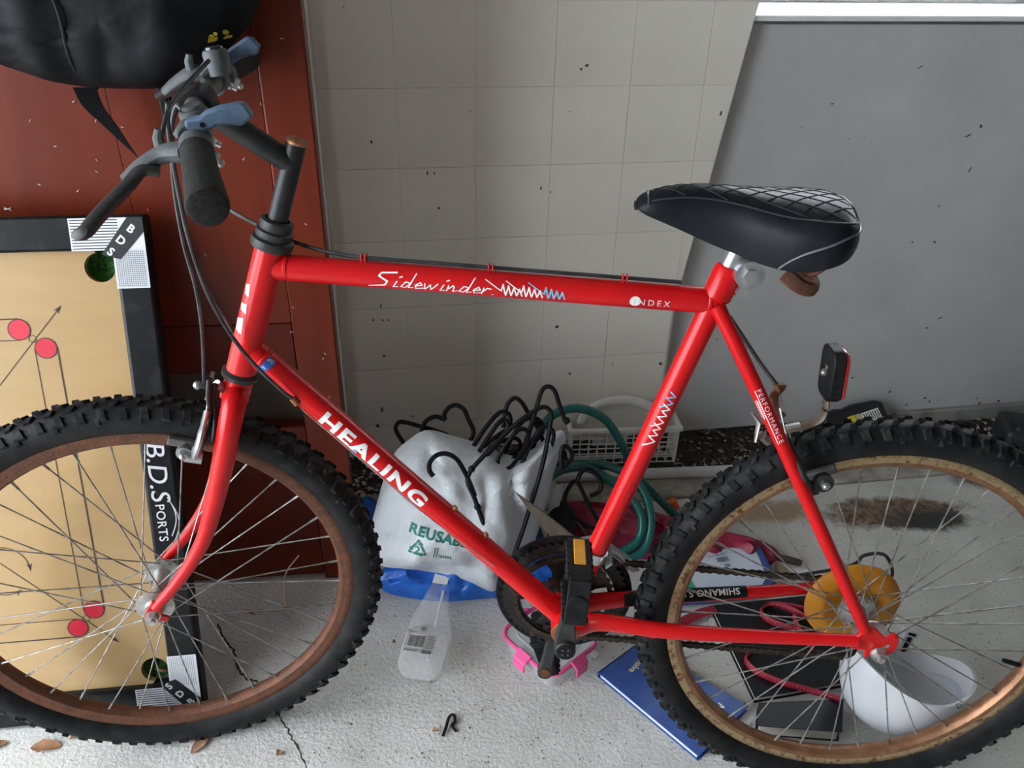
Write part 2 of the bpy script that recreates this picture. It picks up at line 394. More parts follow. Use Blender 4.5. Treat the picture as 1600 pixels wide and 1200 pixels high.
# cream sheet scored into squares, fixed proud of the grey wall
PT = .155; s_a, z_a = wl(635, 480, -.03)
sR = lambda z: -.062+max(0, z-.42)*.133             # the sheet's right edge leans outwards towards the top
ZT = 1.75
pl = [(-1.9, WB+.02), (sR(.42), WB+.02), (sR(.42), .42), (sR(ZT), ZT), (-1.9, ZT)]
sheet = struct(MB().prism([WP(s_, -.029, z) for s_, z in pl], WN, .029), 'trim_3', GROUT, 'cream wall sheet scored into squares, left of the grey wall')
tile_me = None
for i in range(-8, 9):
    for j in range(-4, 10):
        a, b_ = s_a+i*PT, s_a+(i+1)*PT; c, d = max(z_a+j*PT, WB+.02), min(z_a+(j+1)*PT, ZT)
        rb, rt = min(b_, sR(c)), min(b_, sR(d))
        if rb-a < .006 or rt-a < .006 or d-c < .02 or a < -1.9: continue
        full = rb == b_ and rt == b_ and abs(d-c-PT) < 1e-6; g = .00045; m_ = (a+b_)/2; z_ = (c+d)/2
        if full and tile_me:
            o = bpy.data.objects.new('tile', tile_me); COL.objects.link(o)
        else:
            q = [(a+g-m_, c+g-z_), (rb-g-m_, c+g-z_), (rt-g-m_, d-g-z_), (a+g-m_, d-g-z_)]
            o = MB().prism([WD*x+V((0, 0, y))-WN*.001 for x, y in q], WN, .002).build('tile', CREAM)
            if full: tile_me = o.data
        o.location = WP(m_, -.0296, z_); o.parent = sheet
# pale cover strip near the left end of the sheet
sC = wl(492, 120, -.03)[0]
MB().box(WP(sC, -.033, .9), (.0045, .006, 1.7), (WD, WN, V((0, 0, 1)))).build('cover_strip', mat('cover_strip_paint', (.52, .50, .46), rough=.4), sheet, bevel=.001)
# scuffs and insect marks on the wall: small raised flecks of dirt
MARK = mat('dirt_fleck', (.06, .055, .05), rough=.9)
def fleck(px, py, w, h, n, parent, ang=0):
    s_, z_ = wl(px, py, n); mb = MB(); c = WP(s_, n-.0005, z_); pts = []
    for k in range(9):
        q = 2*pi*k/9; rr = .7+.6*hsh(px+k, py); x, y = cos(q)*w*rr*.62, sin(q)*h*rr*.62
        pts.append(c+WD*(x*cos(ang)-y*sin(ang))+V((0, 0, x*sin(ang)+y*cos(ang))))
    mb.prism(pts, WN, -.0008).build('dirt_fleck', MARK, parent)
for px, py, w, h, a in ((917, 102, .007, .004, .3), (908, 108, .003, .005, 0), (580, 222, .004, .005, 0), (668, 270, .0025, .007, 0), (679, 271, .002, .005, 0), (1126, 177, .003, .008, -.3),
        (595, 478, .0022, .010, -.2), (686, 325, .004, .004, 0), (845, 294, .003, .005, 0), (860, 300, .0025, .003, 0), (870, 510, .007, .005, 0), (1032, 568, .006, .006, 0), (957, 569, .003, .003, 0), (598, 500, .003, .003, 0), (583, 500, .003, .003, 0), (607, 500, .003, .003, 0),
        (890, 584, .004, .005, 0), (600, 556, .004, .004, 0), (597, 640, .005, .010, -.2), (590, 665, .006, .009, .8), (735, 402, .002, .002, 0), (735, 174, .002, .002, 0), (890, 174, .002, .002, 0), (537, 10, .002, .002, 0), (645, 650, .004, .003, 0), (766, 645, .003, .004, 0), (1065, 570, .003, .006, 0)):
    fleck(px, py, w, h, -.0308, sheet, a)
wback = bpy.data.objects['wall_back']
for px, py, w, h, a in ((1300, 162, .006, .002, 0), (1437, 105, .012, .0015, .5), (1512, 212, .014, .002, .45), (1532, 197, .003, .006, .4), (1515, 265, .0025, .012, -.35), (1460, 378, .008, .003, -.4), (1425, 378, .004, .003, 0), (1468, 497, .012, .002, .4), (1448, 512, .006, .003, .2),
        (1332, 590, .006, .004, .3), (1445, 622, .007, .004, .2), (1452, 627, .003, .008, 0), (1390, 612, .005, .004, 0), (1416, 632, .006, .003, 0), (1527, 622, .004, .003, 0), (1560, 626, .010, .004, 0), (1530, 630, .007, .004, .3), (1252, 198, .002, .002, 0), (1120, 530, .004, .002, 0), (1325, 217, .002, .002, 0), (1467, 322, .0015, .006, .3), (1350, 215, .004, .001, 0), (1275, 632, .002, .002, 0), (1420, 250, .003, .001, 0)):
    fleck(px, py, w, h, -.0012, wback, a)
# cracks of the slab
CRK = mat('crack_shadow', (.035, .032, .03), rough=1)
def crack(pts, w, wob=.004):
    P = spline([fl(*p) for p in pts], 7); mb = MB(); o = 0
    for i, p in enumerate(P):
        t = (P[min(i+1, len(P)-1)]-P[max(i-1, 0)]).normalized(); nn = V((-t.y, t.x, 0)); j = (hsh(i, 3)-.5)*wob; ww = w*(.45+hsh(i, 9))
        mb.v += [p+nn*(j+ww)+V((0, 0, .0004)), p+nn*(j-ww)+V((0, 0, .0004))]
    for i in range(len(P)-1): mb.f.append((2*i, 2*i+1, 2*i+3, 2*i+2))
    mb.build('crack', CRK, floor)
crack([(340, 975), (352, 1000), (366, 1020), (371, 1045), (385, 1060), (404, 1066)], .0022)
crack([(434, 1105), (440, 1125), (452, 1145), (465, 1170), (480, 1205)], .0015)

# ================================================================== BICYCLE (own frame: x to the rear, y away from the camera, z up; leaned as a whole)
UPZ = V((0, 0, 1))
bike = empty('bicycle', (0, 0, 0)); bike.rotation_euler = (-LEAN, 0, 0)
tag(bike, 'red mountain bicycle with black saddle leaning away from the camera', 'bicycle')
NEAR = V((0, -1, 0))
AX = lambda z: PIV + ST*((z-PIV.z)/ST.z)          # steering axis at local height z
HT0, HT1 = AX(.690), AX(.866)
BBP = V((-.437, 0, .309)); STT = V((-.268, 0, .853))
TT0, TT1 = V((-.836, 0, .8404)), V((-.278, 0, .818))
DT0 = AX(.732)
RT, RD, RS, RH = .0163, .0168, .0148, .0195
# head tube with its badge
ht = MB().tube([HT0, HT1], RH, 24).build('head_tube', RED, bike)
tt = MB().tube([TT0, TT1], RT, 24).build('top_tube', RED, bike)
dt = MB().tube([DT0, BBP], RD, 24).build('down_tube', RED, bike)
stube = MB().tube([BBP, STT-(STT-BBP).normalized()*.02], RS, 24).build('seat_tube', RED, bike)
sd = (STT-BBP).normalized()
MB().tube([STT-sd*.034, STT-sd*.03, STT+sd*.006, STT+sd*.010], [RS+.0005, RS+.0035, RS+.0035, RS+.001], 24).build('seat_collar', RED, bike)
# weld beads
for c, d, r in ((TT0+V((.026, 0, 0)), TT1-TT0, RT), (DT0+(BBP-DT0).normalized()*.027, BBP-DT0, RD), (TT1-(TT1-TT0).normalized()*.008, TT1-TT0, RT)):
    MB().lathe([(-.004, r-.001), (-.0015, r+.0009), (.0015, r+.0009), (.004, r-.001)], c, d, 24).build('weld_bead', RED, bike)
bbs = MB().tube([BBP+V((0, -.035, 0)), BBP+V((0, .035, 0))], .0205, 24).build('bottom_bracket', RED, bike)
MB().lathe([(-.037, .008), (-.0385, .010), (-.0385, .0195), (-.035, .0203), (-.0345, .0185)], BBP, (0, 1, 0), 24).build('bearing_cup', COPPER, bbs)
# stays
for sgn in (-1, 1):
    if sgn < 0: ss = [B(1120, 478, -.014), B(1160, 560, -.030), B(1245, 745, -.050), B(1330, 935, -.063), B(1352, 985, -.066)]
    else: ss = [V((p.x, .014+(i*.013), p.z)) for i, p in enumerate([V((-.275, 0, .815)), V((-.235, 0, .745)), V((-.150, 0, .60)), V((-.045, 0, .42)), V((-.018, 0, .365))])]
    st_ = MB().tube(spline(ss, 5), [.0098-.0012*i/20 for i in range(21)], 14).build('seat_stay', RED, bike)
    cs = [V((-.420, sgn*.024, .312)), V((-.375, sgn*.036, .318)), V((-.30, sgn*.046, .324)), V((-.15, sgn*.057, .334)), V((-.030, sgn*.066, .345))]
    if sgn > 0: cs = [p-V((0, 0, .007*min(1, i*.6))) for i, p in enumerate(cs)]
    if sgn < 0: near_st = st_; cs = [V((-.420, -.024, .312)), B(940, 972, -.036), B(1045, 986, -.047), B(1200, 995, -.057), B(1340, 1001, -.066)]
    c_ = MB().tube(spline(cs, 6), [.0135-.0052*min(1, i/22) for i in range(25)], 14, flat=1.15).build('chain_stay', RED, bike)
    if sgn > 0: far_cs = c_
    # dropout plate
    y = sgn*.066
    pl = [(-.036, .356), (-.018, .378), (-.008, .372), (.004, .360), (.012, .362), (.018, .366), (.024, .362), (.026, .350), (.024, .338), (.016, .329), (.006, .323), (.002, .327), (.004, .334), (.016, .338), (.018, .344), (.012, .348), (.000, .340), (-.008, .332), (-.010, .322), (-.016, .324), (-.016, .335), (-.036, .338)]
    dpl = MB().prism([V((x, y-.003, z)) for x, z in pl], (0, 1, 0), .006).build('dropout', RED, bike, bevel=.0012)
    MB().tube([V((.019, y-.006, .3605)), V((.019, y+.006, .3605))], .0028, 8).build('eyelet', RED, dpl)
MB().tube([V((-.31, -.045, .3235)), V((-.31, .045, .3235))], .0075, 12).build('chain_stay_bridge', RED, bike)
MB().tube([V((-.205, -.032, .695)), V((-.205, .032, .695))], .0065, 12).build('seat_stay_bridge', RED, bike)
# printed lettering
DD = (BBP-DT0).normalized(); DL = (BBP-DT0).length
def along(px, py, a, d): return (B(px, py, -RD)-V(a)).dot(V(d))
u0, u1 = along(508, 647, DT0, DD), along(672, 780, DT0, DD)
tx = text2d('HEALING', .030, offset=.0011, space=1.12); w0, w1 = width2d(tx)
tx = ([((x-w0)*(u1-u0)/(w1-w0)+u0, (y-.0105)*.92+.0015) for x, y in tx[0]], tx[1])
on_tube(tx, DT0, DD, NEAR, RD, 'lettering', WHT, dt)
on_tube(([(u0+(u1-u0)*.345+a, b_-.0062) for a, b_ in ((-.004, -.003), (.004, -.003), (.001, .003))], [(0, 1, 2)]), DT0, DD, NEAR, RD, 'letter_accent', CYAN, dt, lift=.0007)
ub = along(430, 553, DT0, DD)
on_tube(([(ub-.008, -.004), (ub+.006, -.006), (ub+.010, .016), (ub-.004, .018)], [(0, 1, 2, 3)]), DT0, DD, NEAR, RD, 'sticker', BLUEST, dt)
TD = (TT1-TT0).normalized()
def ut(px, py): return (B(px, py, -RT)-TT0).dot(TD)
u0, u1 = ut(582, 440), ut(774, 455)
GL = {'S': (1.15, [[(1.35, 1.02), (.42, .95), (.28, .75), (.85, .46), (.72, .18), (-.25, .02)]]), 'i': (.50, [[(.30, .5), (.10, .08), (.42, .12)], [(.42, .74), (.58, .80)]]), 'd': (.85, [[(.70, .45), (.35, .5), (.08, .15), (.35, .08), (.62, .40)], [(.92, 1.05), (.55, .10), (.85, .14)]]),
      'e': (.64, [[(.10, .28), (.55, .36), (.42, .53), (.14, .35), (.18, .08), (.66, .16)]]), 'w': (.95, [[(.05, .5), (.10, .08), (.42, .44), (.48, .08), (.86, .52)]]), 'n': (.70, [[(.10, .5), (.02, .06)], [(.04, .2), (.38, .50), (.46, .40), (.40, .08), (.68, .16)]]), 'r': (.60, [[(.10, .5), (.02, .06)], [(.04, .22), (.32, .50), (.56, .46)]]), '.': (.3, [[(.05, .04), (.16, .06)]])}
adv = sum(GL[ch][0] for ch in 'Sidewinder.'); kx = (u1-u0)/adv; kz = .0205; x_ = 0; st2 = []
for ch in 'Sidewinder.':
    for pl_ in GL[ch][1]:
        for q0_, q1_ in zip(pl_, pl_[1:]):
            st2.append(ribbon2d([(u0+(x_+q_[0])*kx+.16*q_[1]*kx, q_[1]*kz-.0115) for q_ in (q0_, q1_)], .0021 if ch == 'S' else .0014))
    x_ += GL[ch][0]
tx = join2d(*st2)
on_tube(tx, TT0, TD, NEAR, RT, 'lettering', WHT, tt)
def zig(x0, w, h, k=4):
    pts = [(x0-.020, .0095), (x0, -.003)]
    for i in range(k): pts += [(x0+w*(i+.30)/k, .0050-.0014*i), (x0+w*(i+.85)/k, -.0095+.0002*i)]
    return join2d(*[ribbon2d(pts[j:j+2], .0018 if j else .0012) for j in range(len(pts)-1)])
za, zb, zc = ut(783, 455), ut(815, 457), ut(850, 459)
on_tube(join2d(zig(za, .027, .01), zig(zb, .027, .01)), TT0, TD, NEAR, RT, 'zigzag_print', WHT, tt)
on_tube(zig(zc, .027, .01), TT0, TD, NEAR, RT, 'zigzag_print', CYAN, tt)
ui = ut(992, 475)
on_tube(disc2d(ui, -.0035, .0068), TT0, TD, NEAR, RT, 'spot_print', WHT, tt)
tx = text2d('INDEX', .0115, space=1.5); w0, w1 = width2d(tx); u1 = ut(1048, 478)
tx = ([((x-w0)*(u1-ui)/(w1-w0)+ui-.001, y-.0075) for x, y in tx[0]], tx[1])
on_tube(tx, TT0, TD, NEAR, RT, 'lettering', SILV, tt, lift=.0008)
# zigzag on the seat tube, running up the tube
def us(px, py): return (B(px, py, -RS)-BBP).dot(sd)
p0, p1, p2, p3 = us(1005, 690), us(1018, 660), us(1032, 630), us(1046, 612)
def zig2(a, b_, k, flip=1):
    pts = [(a-.006, .009)]
    for i in range(k): pts += [(a+(b_-a)*(i+.5)/k, -.004), (a+(b_-a)*(i+1)/k, .0065-.002*(i % 2))]
    return join2d(*[ribbon2d(pts[j:j+2], .0017) for j in range(len(pts)-1)])
on_tube(zig2(p0, p1, 3), BBP, sd, NEAR, RS, 'zigzag_print', WHT, stube); on_tube(zig2(p1, p2, 3), BBP, sd, NEAR, RS, 'zigzag_print', WHT, stube)
on_tube(zig2(p2, p3, 2), BBP, sd, NEAR, RS, 'zigzag_print', CYAN, stube)
# PERFORMANCE down the seat stay
a, b_ = B(1181, 606, -.0355), B(1217, 688, -.0445); dd = (b_-a).normalized()
tx = text2d('PERFORMANCE', .0085, space=1.3); w0, w1 = width2d(tx); L = (b_-a).length
tx = ([((x-w0)*L/(w1-w0), y-.001) for x, y in tx[0]], tx[1])
off = V((0, 0, 0))
on_tube(join2d(tx, ribbon2d([(0, -.003), (L*1.0, -.003)], .0009), *[ribbon2d([(L*(.18+.035*i), -.0085), (L*(.20+.035*i), -.0035)], .0008) for i in range(9)], ribbon2d([(L*.16, -.006), (L*.52, -.006)], .0007)), a+off, dd, NEAR, .0099, 'lettering', WHT, near_st, step=.0015)
# white head badge remains
for (x0, z0, w, h) in ((-.006, .118, .010, .017), (-.008, .095, .013, .013), (-.008, .066, .014, .022)):
    on_tube(([(z0, x0), (z0+h, x0+.002), (z0+h*.8, x0+w), (z0+.002, x0+w*.8)], [(0, 1, 2, 3)]), HT0, ST, V((-.55, -1, 0)), RH, 'badge_remnant', WHT, ht, phi0=.25)
# black guard with upside-down lettering on the far chain stay
g0, g1 = V((-.345, .0405, .3135)), V((-.155, .0565, .3270)); gd = (g1-g0).normalized()
gup = (UPZ-gd*UPZ.dot(gd)).normalized(); gsd = gd.cross(gup)
mb = MB(); GN = 14
for i in range(9):
    f = i/8; r_ = .0140-.0035*f
    for rr_, flip in ((r_, 0), (r_-.002, 1)):
        for k in range(GN+1):
            t = radians(-8+132*k/GN) if not flip else radians(124-132*k/GN); mb.v.append(g0+(g1-g0)*f+(gup*sin(t)-gsd*cos(t)*-1)*rr_ if False else g0+(g1-g0)*f+(gup*sin(t)+V((0, -1, 0))*cos(t))*rr_)
W_ = 2*(GN+1)
for i in range(8):
    for k in range(W_): a_, b2_ = i*W_+k, i*W_+(k+1) % W_; mb.f.append((a_, b2_, b2_+W_, a_+W_))
mb.f.append(tuple(range(W_))); mb.f.append(tuple(reversed(range(8*W_, 9*W_))))
gu = mb.build('chain_stay_guard', BLK, bike)
tx = text2d('SHIMANO S.I.S.', .014, offset=.0003, space=1.05); w0, w1 = width2d(tx)
q1, q0 = (B(1156, 912, .05)-g0).dot(gd), (B(1055, 918, .042)-g0).dot(gd)
on_tube(([((x-w0)*(q1-q0)/(w1-w0), y-.005) for x, y in tx[0]], tx[1]), g0+gd*q1, -gd, V((0, -.62, .78)), .0128, 'lettering', WHT, gu)
# bottle-cage bolts, cable guides, stops
for px, py in ((722, 793), (768, 838)):
    c = DT0+DD*along(px, py, DT0, DD); up = V((DD.z*-1, 0, DD.x)); MB().tube([c+up*(RD-.002), c+up*(RD+.004), c+up*(RD+.0045)], [.0042, .0042, .003], 10).build('cage_bolt', COPPER, bike)
cabz = RT+.0042
for px, py in ((565, 405), (767, 424), (979, 442)):
    c = TT0+TD*ut(px, py); MB().box(c+V((-.0025, 0, RT+.0035)), (.0022, .010, .011)).box(c+V((.0025, 0, RT+.0035)), (.0022, .010, .011)).build('cable_guide', RED, tt, bevel=.0006)
MB().tube([B(456, 622, -.018), B(465, 632, -.018)], .0042, 10).build('cable_stop', COPPER, bike)

# ---------------------------------------------------------------- wheels
def make_wheel(fx, hub_off_n, hub_off_f, spoke_mat, rim_wall, rim_in, prefix_label, phase=0, flange=.023):
    rim = MB()
    rim.lathe([(-.0125, .2862), (-.0128, .2750), (-.0112, .2690), (-.006, .2650), (0, .2640), (.006, .2650), (.0112, .2690), (.0128, .2750), (.0125, .2862), (.009, .2862), (.008, .2790), (-.008, .2790), (-.009, .2862)], (0, 0, 0), (0, 1, 0), 120, closed=True)
    rim.map(fx)
    wheel = rim.build('wheel', rim_in, bike); wheel['label'] = prefix_label
    # braking surface, rust spotted, on both sides of the rim
    rb = MB()
    for s_ in (-1, 1): rb.lathe([(s_*.0129, .2868), (s_*.0133, .2860), (s_*.0133, .2758), (s_*.0126, .2745)], (0, 0, 0), (0, 1, 0), 120)
    rb.map(fx).build('brake_track', rim_wall, wheel)
    ty = MB(); prof = [(-.0118, .2850), (-.0165, .2885), (-.0228, .2975), (-.0248, .3065), (-.0232, .3150), (-.0195, .3220), (-.013, .3268), (-.0065, .3290), (0, .3297)]
    prof = prof+[(-a, r) for a, r in reversed(prof[:-1])]
    ty.lathe(prof, (0, 0, 0), (0, 1, 0), 150); ty.map(fx).build('tyre', RUB, wheel)
    # tread blocks
    kn = MB(); NK = 78
    def prof_n(w):                                  # radius of the casing at lateral w
        for (a, r), (b_, q) in zip(prof, prof[1:]):
            if a <= w <= b_: return r+(q-r)*(w-a)/(b_-a)
        return .31
    def knob(ang, w0, w1, a0, a1, h, skew=0):
        vs = []
        for top in (0, 1):
            for (w, a) in ((w0, a0+skew), (w1, a0-skew), (w1, a1-skew), (w0, a1+skew)):
                k_ = .74 if top else 1; wc, ac = (w0+w1)/2, (a0+a1)/2; w_ = wc+(w-wc)*k_; a_ = ac+(a-ac)*k_
                r = prof_n(w)+(h if top else -.002); t = ang+a_/.33
                # push outward along the casing normal
                nw = w_*1.0+(h*.75*(w_/.022) if top else 0)
                r = prof_n(w)-(.45*h*abs(w)/.022 if top else 0)+(h if top else -.003)
                vs.append(V((r*cos(t), nw, r*sin(t))))
        kn.add(vs, [(0, 1, 2, 3), (7, 6, 5, 4), (0, 4, 5, 1), (1, 5, 6, 2), (2, 6, 7, 3), (3, 7, 4, 0)])
    for k in range(NK):
        t = 2*pi*k/NK; h2 = 2*pi/NK
        for s_ in (-1, 1):
            e = h2*.5 if s_ > 0 else 0
            knob(t+e, s_*.0228, s_*.0135, -.0065, .0055, .0052, s_*.0018)          # shoulder blocks
            if k % 2 == 0: knob(t+e+h2*.2, s_*.0240, s_*.0212, -.0030, .0035, .0036)
            knob(t+e+h2*.45, s_*.0110, s_*.0020, -.0055, .0050, .0045, -s_*.003)    # centre chevrons
    kn.map(fx).build('tread', RUBT, wheel)
    # hub
    hb = MB(); f0, f1 = hub_off_n, hub_off_f
    hb.lathe([(f0-.012, .006), (f0-.012, .013), (f0-.004, .0145), (f0-.003, flange+.004), (f0, flange+.004), (f0+.002, .013), (f0+.010, .0105), (f1-.010, .0105), (f1-.002, .013), (f1, flange+.004), (f1+.003, flange+.004), (f1+.004, .0145), (f1+.012, .013), (f1+.012, .006)], (0, 0, 0), (0, 1, 0), 40)
    hb.map(fx).build('hub', STEEL, wheel)
    # spokes: 36, crossed three times
    for s_, f in ((0, f0), (1, f1)):
        for k in range(18):
            a = radians(k*20+s_*10+phase); r = a+radians(60 if k % 2 == 0 else -60)
            yy = f+(.0025 if (k//1) % 2 else -.0025)
            p = V((flange*cos(a), yy, flange*sin(a))); q = V((.2645*cos(r), (-.003, .003)[s_], .2645*sin(r))); d = (q-p).normalized()
            sp = MB().tube([p-d*.002, q-d*.013], .00105, 6, cap=False).tube([q-d*.014, q-d*.003, q], [.0018, .0018, .0024], 6)
            sp.map(fx).build('spoke', spoke_mat, wheel)
    return wheel
fwx = lambda p: FR(V(p)+V((-BASE, 0, RW)))
fw = make_wheel(fwx, -.034, .034, SPK, RUST, RUSTI if False else RUST, 'rust-brown front wheel with knobbly black tyre', 4)
rwx = lambda p: V(p)+V((0, 0, RW))
rw = make_wheel(rwx, -.034, .018, SPK, RUSTC, RUSTI, 'rear wheel with tan rust-spotted rim and knobbly tyre', 11)
# axles, nuts
def hexnut(c, d, r, t, mb):
    mb.tube([V(c), V(c)+V(d)*t], r, 6); return mb
for s_, fx, y0, w_ in ((-1, fwx, .0545, fw), (1, fwx, .0545, fw), (-1, rwx, .070, rw), (1, rwx, .070, rw)):
    mb = MB(); mb.tube([(0, s_*.03, 0), (0, s_*(y0+.016), 0)], .0047, 10); mb.tube([(0, s_*y0, 0), (0, s_*(y0+.002), 0)], .0105, 18); hexnut((0, s_*(y0+.002), 0), (0, s_, 0), .0085, .0085, mb)
    mb.map(fx).build('axle_nut', STEEL, w_, sharp=25)
# valve on the rear rim
v = (B(1596, 1040, 0)-V((0, 0, RW))); v.y = 0; v = v.normalized()
MB().tube([v*.262, v*.238, v*.235], [.004, .0038, .003], 10).map(rwx).build('valve', BLK, rw)
# amber spoke protector disc
mb = MB(); mb.lathe([(.0215, .018), (.0205, .030), (.013, .045), (.0125, .052), (.019, .066), (.023, .071), (.0255, .0715), (.0255, .0695), (.0215, .0645), (.0155, .052), (.0155, .046), (.0235, .031), (.0245, .018)], (0, .0115, 0), (0, 1, 0), 64, closed=True)
mb.map(rwx).build('spoke_protector', AMBERD, rw)
# freewheel cogs
mb = MB()
for i, r in enumerate((.046, .040, .034, .029, .025)): mb.lathe([(.0375+i*.005, .012), (.0375+i*.005, r), (.0392+i*.005, r), (.0392+i*.005, .012)], (0, 0, 0), (0, 1, 0), 36)
mb.map(rwx).build('freewheel', CHAINM, rw)

# ---------------------------------------------------------------- fork
for sgn in (-1, 1):
    pts = [S(369, 618, -.014), S(365, 634, -.034), S(358, 670, -.045), S(347, 730, -.048), S(334, 790, -.049), S(316, 848, -.050), S(283, 902, -.052), S(243, 950, -.054)]
    if sgn > 0: pts = [V((p.x, -p.y, p.z)) for p in pts]
    P = spline(pts, 6); n = len(P)
    rr = [.0165-.0020*min(1, i/18)-.0072*max(0, (i-18)/(n-19)) for i in range(n)]
    bl = MB().tube(P, rr, 16).map(FR).build('fork_blade', RED, bike)
    e = V((-BASE, sgn*.054, RW)); p = pts[-1]
    pl = []
    d = (V((e.x, 0, e.z))-V((p.x, 0, p.z))).normalized(); q = V((-d.z, 0, d.x))
    for a, w in ((-.012, .007), (-.012, -.007)): pl.append(V((p.x, sgn*.0515, p.z))+d*a+q*w)
    c0 = V((e.x, sgn*.0515, e.z))
    for k in range(9): t = -pi/2+pi*k/8; pl.append(c0+d*(cos(t)*.012)+q*(sin(t)*.012))
    MB().prism(pl, (0, sgn, 0), .0045).map(FR).build('fork_end', RED, bl, bevel=.001)
    MB().prism([c0+d*-.004+q*.010, c0+d*-.002+q*.022, c0+d*.006+q*.022, c0+d*.008+q*.009], (0, sgn, 0), .0045).map(FR).build('mudguard_eyelet', RED, bl, bevel=.001)
MB().tube([AX(.655), AX(.690)], [.0195, .0185], 20).map(FR).build('fork_crown', RED, bike)
# headset
MB().lathe([(-.006, .0200), (-.004, .0235), (.002, .0245), (.004, .0225), (.006, .0195)], AX(.691), ST, 32).build('headset_cup', DKG, bike)
MB().lathe([(-.003, .0200), (-.001, .0250), (.005, .0262), (.010, .0255), (.012, .0215), (.014, .0225), (.021, .0225), (.023, .0195), (.027, .0205), (.034, .0198), (.036, .0150)], AX(.866), ST, 32).build('headset_cup', DKG, bike)
# stem and handlebar
QT = AX(.994); EX0 = AX(.967)
MB().tube([AX(.87), QT], .0125, 20).map(FR).build('stem_quill', STEMM, bike)
MB().lathe([(.0, .0), (.0005, .0045), (.0012, .0046), (.0012, .0125), (-.001, .0135), (-.004, .0128)], QT, ST, 24).map(FR).build('stem_bolt_cap', COPPER, bike)
BC = V((-.888, 0, 1.036))
MB().tube([EX0, EX0+(BC-EX0)*.5, BC], [.0135, .0140, .0138], 20).map(FR).build('stem_extension', STEMM, bike)
MB().tube([BC+V((0, -.026, 0)), BC+V((0, .026, 0))], .0178, 20).map(FR).build('bar_clamp', STEMM, bike)
BN, BF = V((-.8535, -.285, 1.006)), V((-.8535, .285, 1.043))
bar_c = [BN, BC+(BN-BC)*.5+V((-.006, 0, .002)), BC+V((0, -.05, 0)), BC, BC+V((0, .05, 0)), BC+(BF-BC)*.5+V((-.006, 0, .002)), BF]
hb = MB().tube(spline(bar_c, 5), .0112, 18).map(FR).build('handlebar', BARM, bike)
def barpt(off):
    P = spline(bar_c, 10)
    for a, b_ in zip(P, P[1:]):
        if a.y <= off <= b_.y: return a+(b_-a)*((off-a.y)/(b_.y-a.y)), (b_-a).normalized()
    return (P[0], (P[1]-P[0]).normalized()) if off < 0 else (P[-1], (P[-1]-P[-2]).normalized())
for sgn in (-1, 1):
    a, d = barpt(sgn*.157); e, _ = barpt(sgn*.283); dd = (e-a).normalized()
    MB().lathe([(0, .0112), (.001, .0150), (.004, .0158), (.06, .0165), (.118, .0182), (.126, .0186), (.131, .0175), (.1325, .0150), (.1325, .0)], a, dd, 32).map(FR).build('grip', GRIP, bike)
# brake levers: perch, clamp, blade; the near one is placed from its outline, the far one mirrors it
def brake_lever(sgn):
    def q(px, py, off):
        p = S(px, py, off); return p if sgn < 0 else V((p.x, -p.y, p.z+.030*1.0))
    c, d = barpt(sgn*.150)
    pr = MB().lathe([(-.010, .0112), (-.010, .0165), (.010, .0165), (.010, .0112)], c, d, 20)
    body = spline([c+V((-.010, 0, -.002)), q(258, 240, -.140), q(225, 258, -.142), q(196, 283, -.146)], 5)
    pr.tube(body, [.013, .0135, .0135, .013, .0128, .0125, .012, .0118, .0115, .0112, .011, .0108, .0105, .010, .0095, .009], 12, flat=.75)
    perch = pr.map(FR).build('brake_lever', GREYP, bike)
    bl = spline([q(250, 268, -.150), q(222, 266, -.152), q(200, 290, -.165), q(175, 315, -.19), q(150, 342, -.215), q(132, 364, -.238), q(122, 364, -.245)], 5)
    n = len(bl); MB().tube(bl, [.0085+.002*sin(pi*i/n)-(.004 if i == n-1 else 0) for i in range(n)], 12, flat=.62).map(FR).build('lever_blade', DKG, perch)
    MB().tube([q(248, 202, -.135), q(247, 215, -.135), q(252, 232, -.136)], [.004, .0055, .006], 10).map(FR).build('barrel_adjuster', GREYP, perch)
    k = c+V((.016, 0, -.004)); MB().tube([k+V((0, -.006, -.004)), k+V((0, .006, -.004))], .0048, 8).ball(k+V((.004, 0, -.010)), .0042).map(FR).build('clamp_bolt', STEEL, perch)
brake_lever(-1); brake_lever(1)
# thumb shifters
def shifter(sgn, outline, capx, capy, hole):
    off = sgn*.134 if sgn < 0 else .118; c, d = barpt(sgn*.115)
    b = MB().lathe([(-.010, .0112), (-.010, .0160), (.010, .0160), (.010, .0112)], c, d, 20)
    top = S(capx, capy, off*.72); ax = V((-.15, sgn*.10, 1)).normalized()
    b.lathe([(-.030, .0), (-.030, .0125), (-.012, .0150), (-.004, .0150), (-.001, .013), (0, .0)], top, ax, 24)
    b.tube([top-ax*.016, top-ax*.020+V((-.014, 0, -.002)), top-ax*.024+V((-.022, 0, -.006))], [.009, .008, .006], 10)
    sh = b.map(FR).build('shifter', GREYP, bike)
    MB().lathe([(.0030, .0), (.0030, .0095), (.0018, .0108), (-.0015, .0112)], top, ax, 24).map(FR).build('indicator_cap', mat('black_gloss_cap', (.02, .025, .03), rough=.2, coat=.4) if sgn > 0 else GREYP, sh)
    P = [S(x, y, off) for x, y in outline]
    MB().prism(P, (0, 1, 0) if sgn < 0 else (0, -1, 0), .018).map(FR).build('thumb_paddle', BLUG, sh, bevel=.0025)
    h = S(hole[0], hole[1], off); MB().tube([h+V((0, -.0006, 0)), h+V((0, .004, 0))], .0026, 10).map(FR).build('pivot_screw', BLK, sh)
    MB().ball(c+V((.016, 0, -.006)), .005).tube([c+V((.012, 0, -.004)), c+V((.024, 0, -.010))], .0032, 8).map(FR).build('clamp_bolt', ALU, sh)
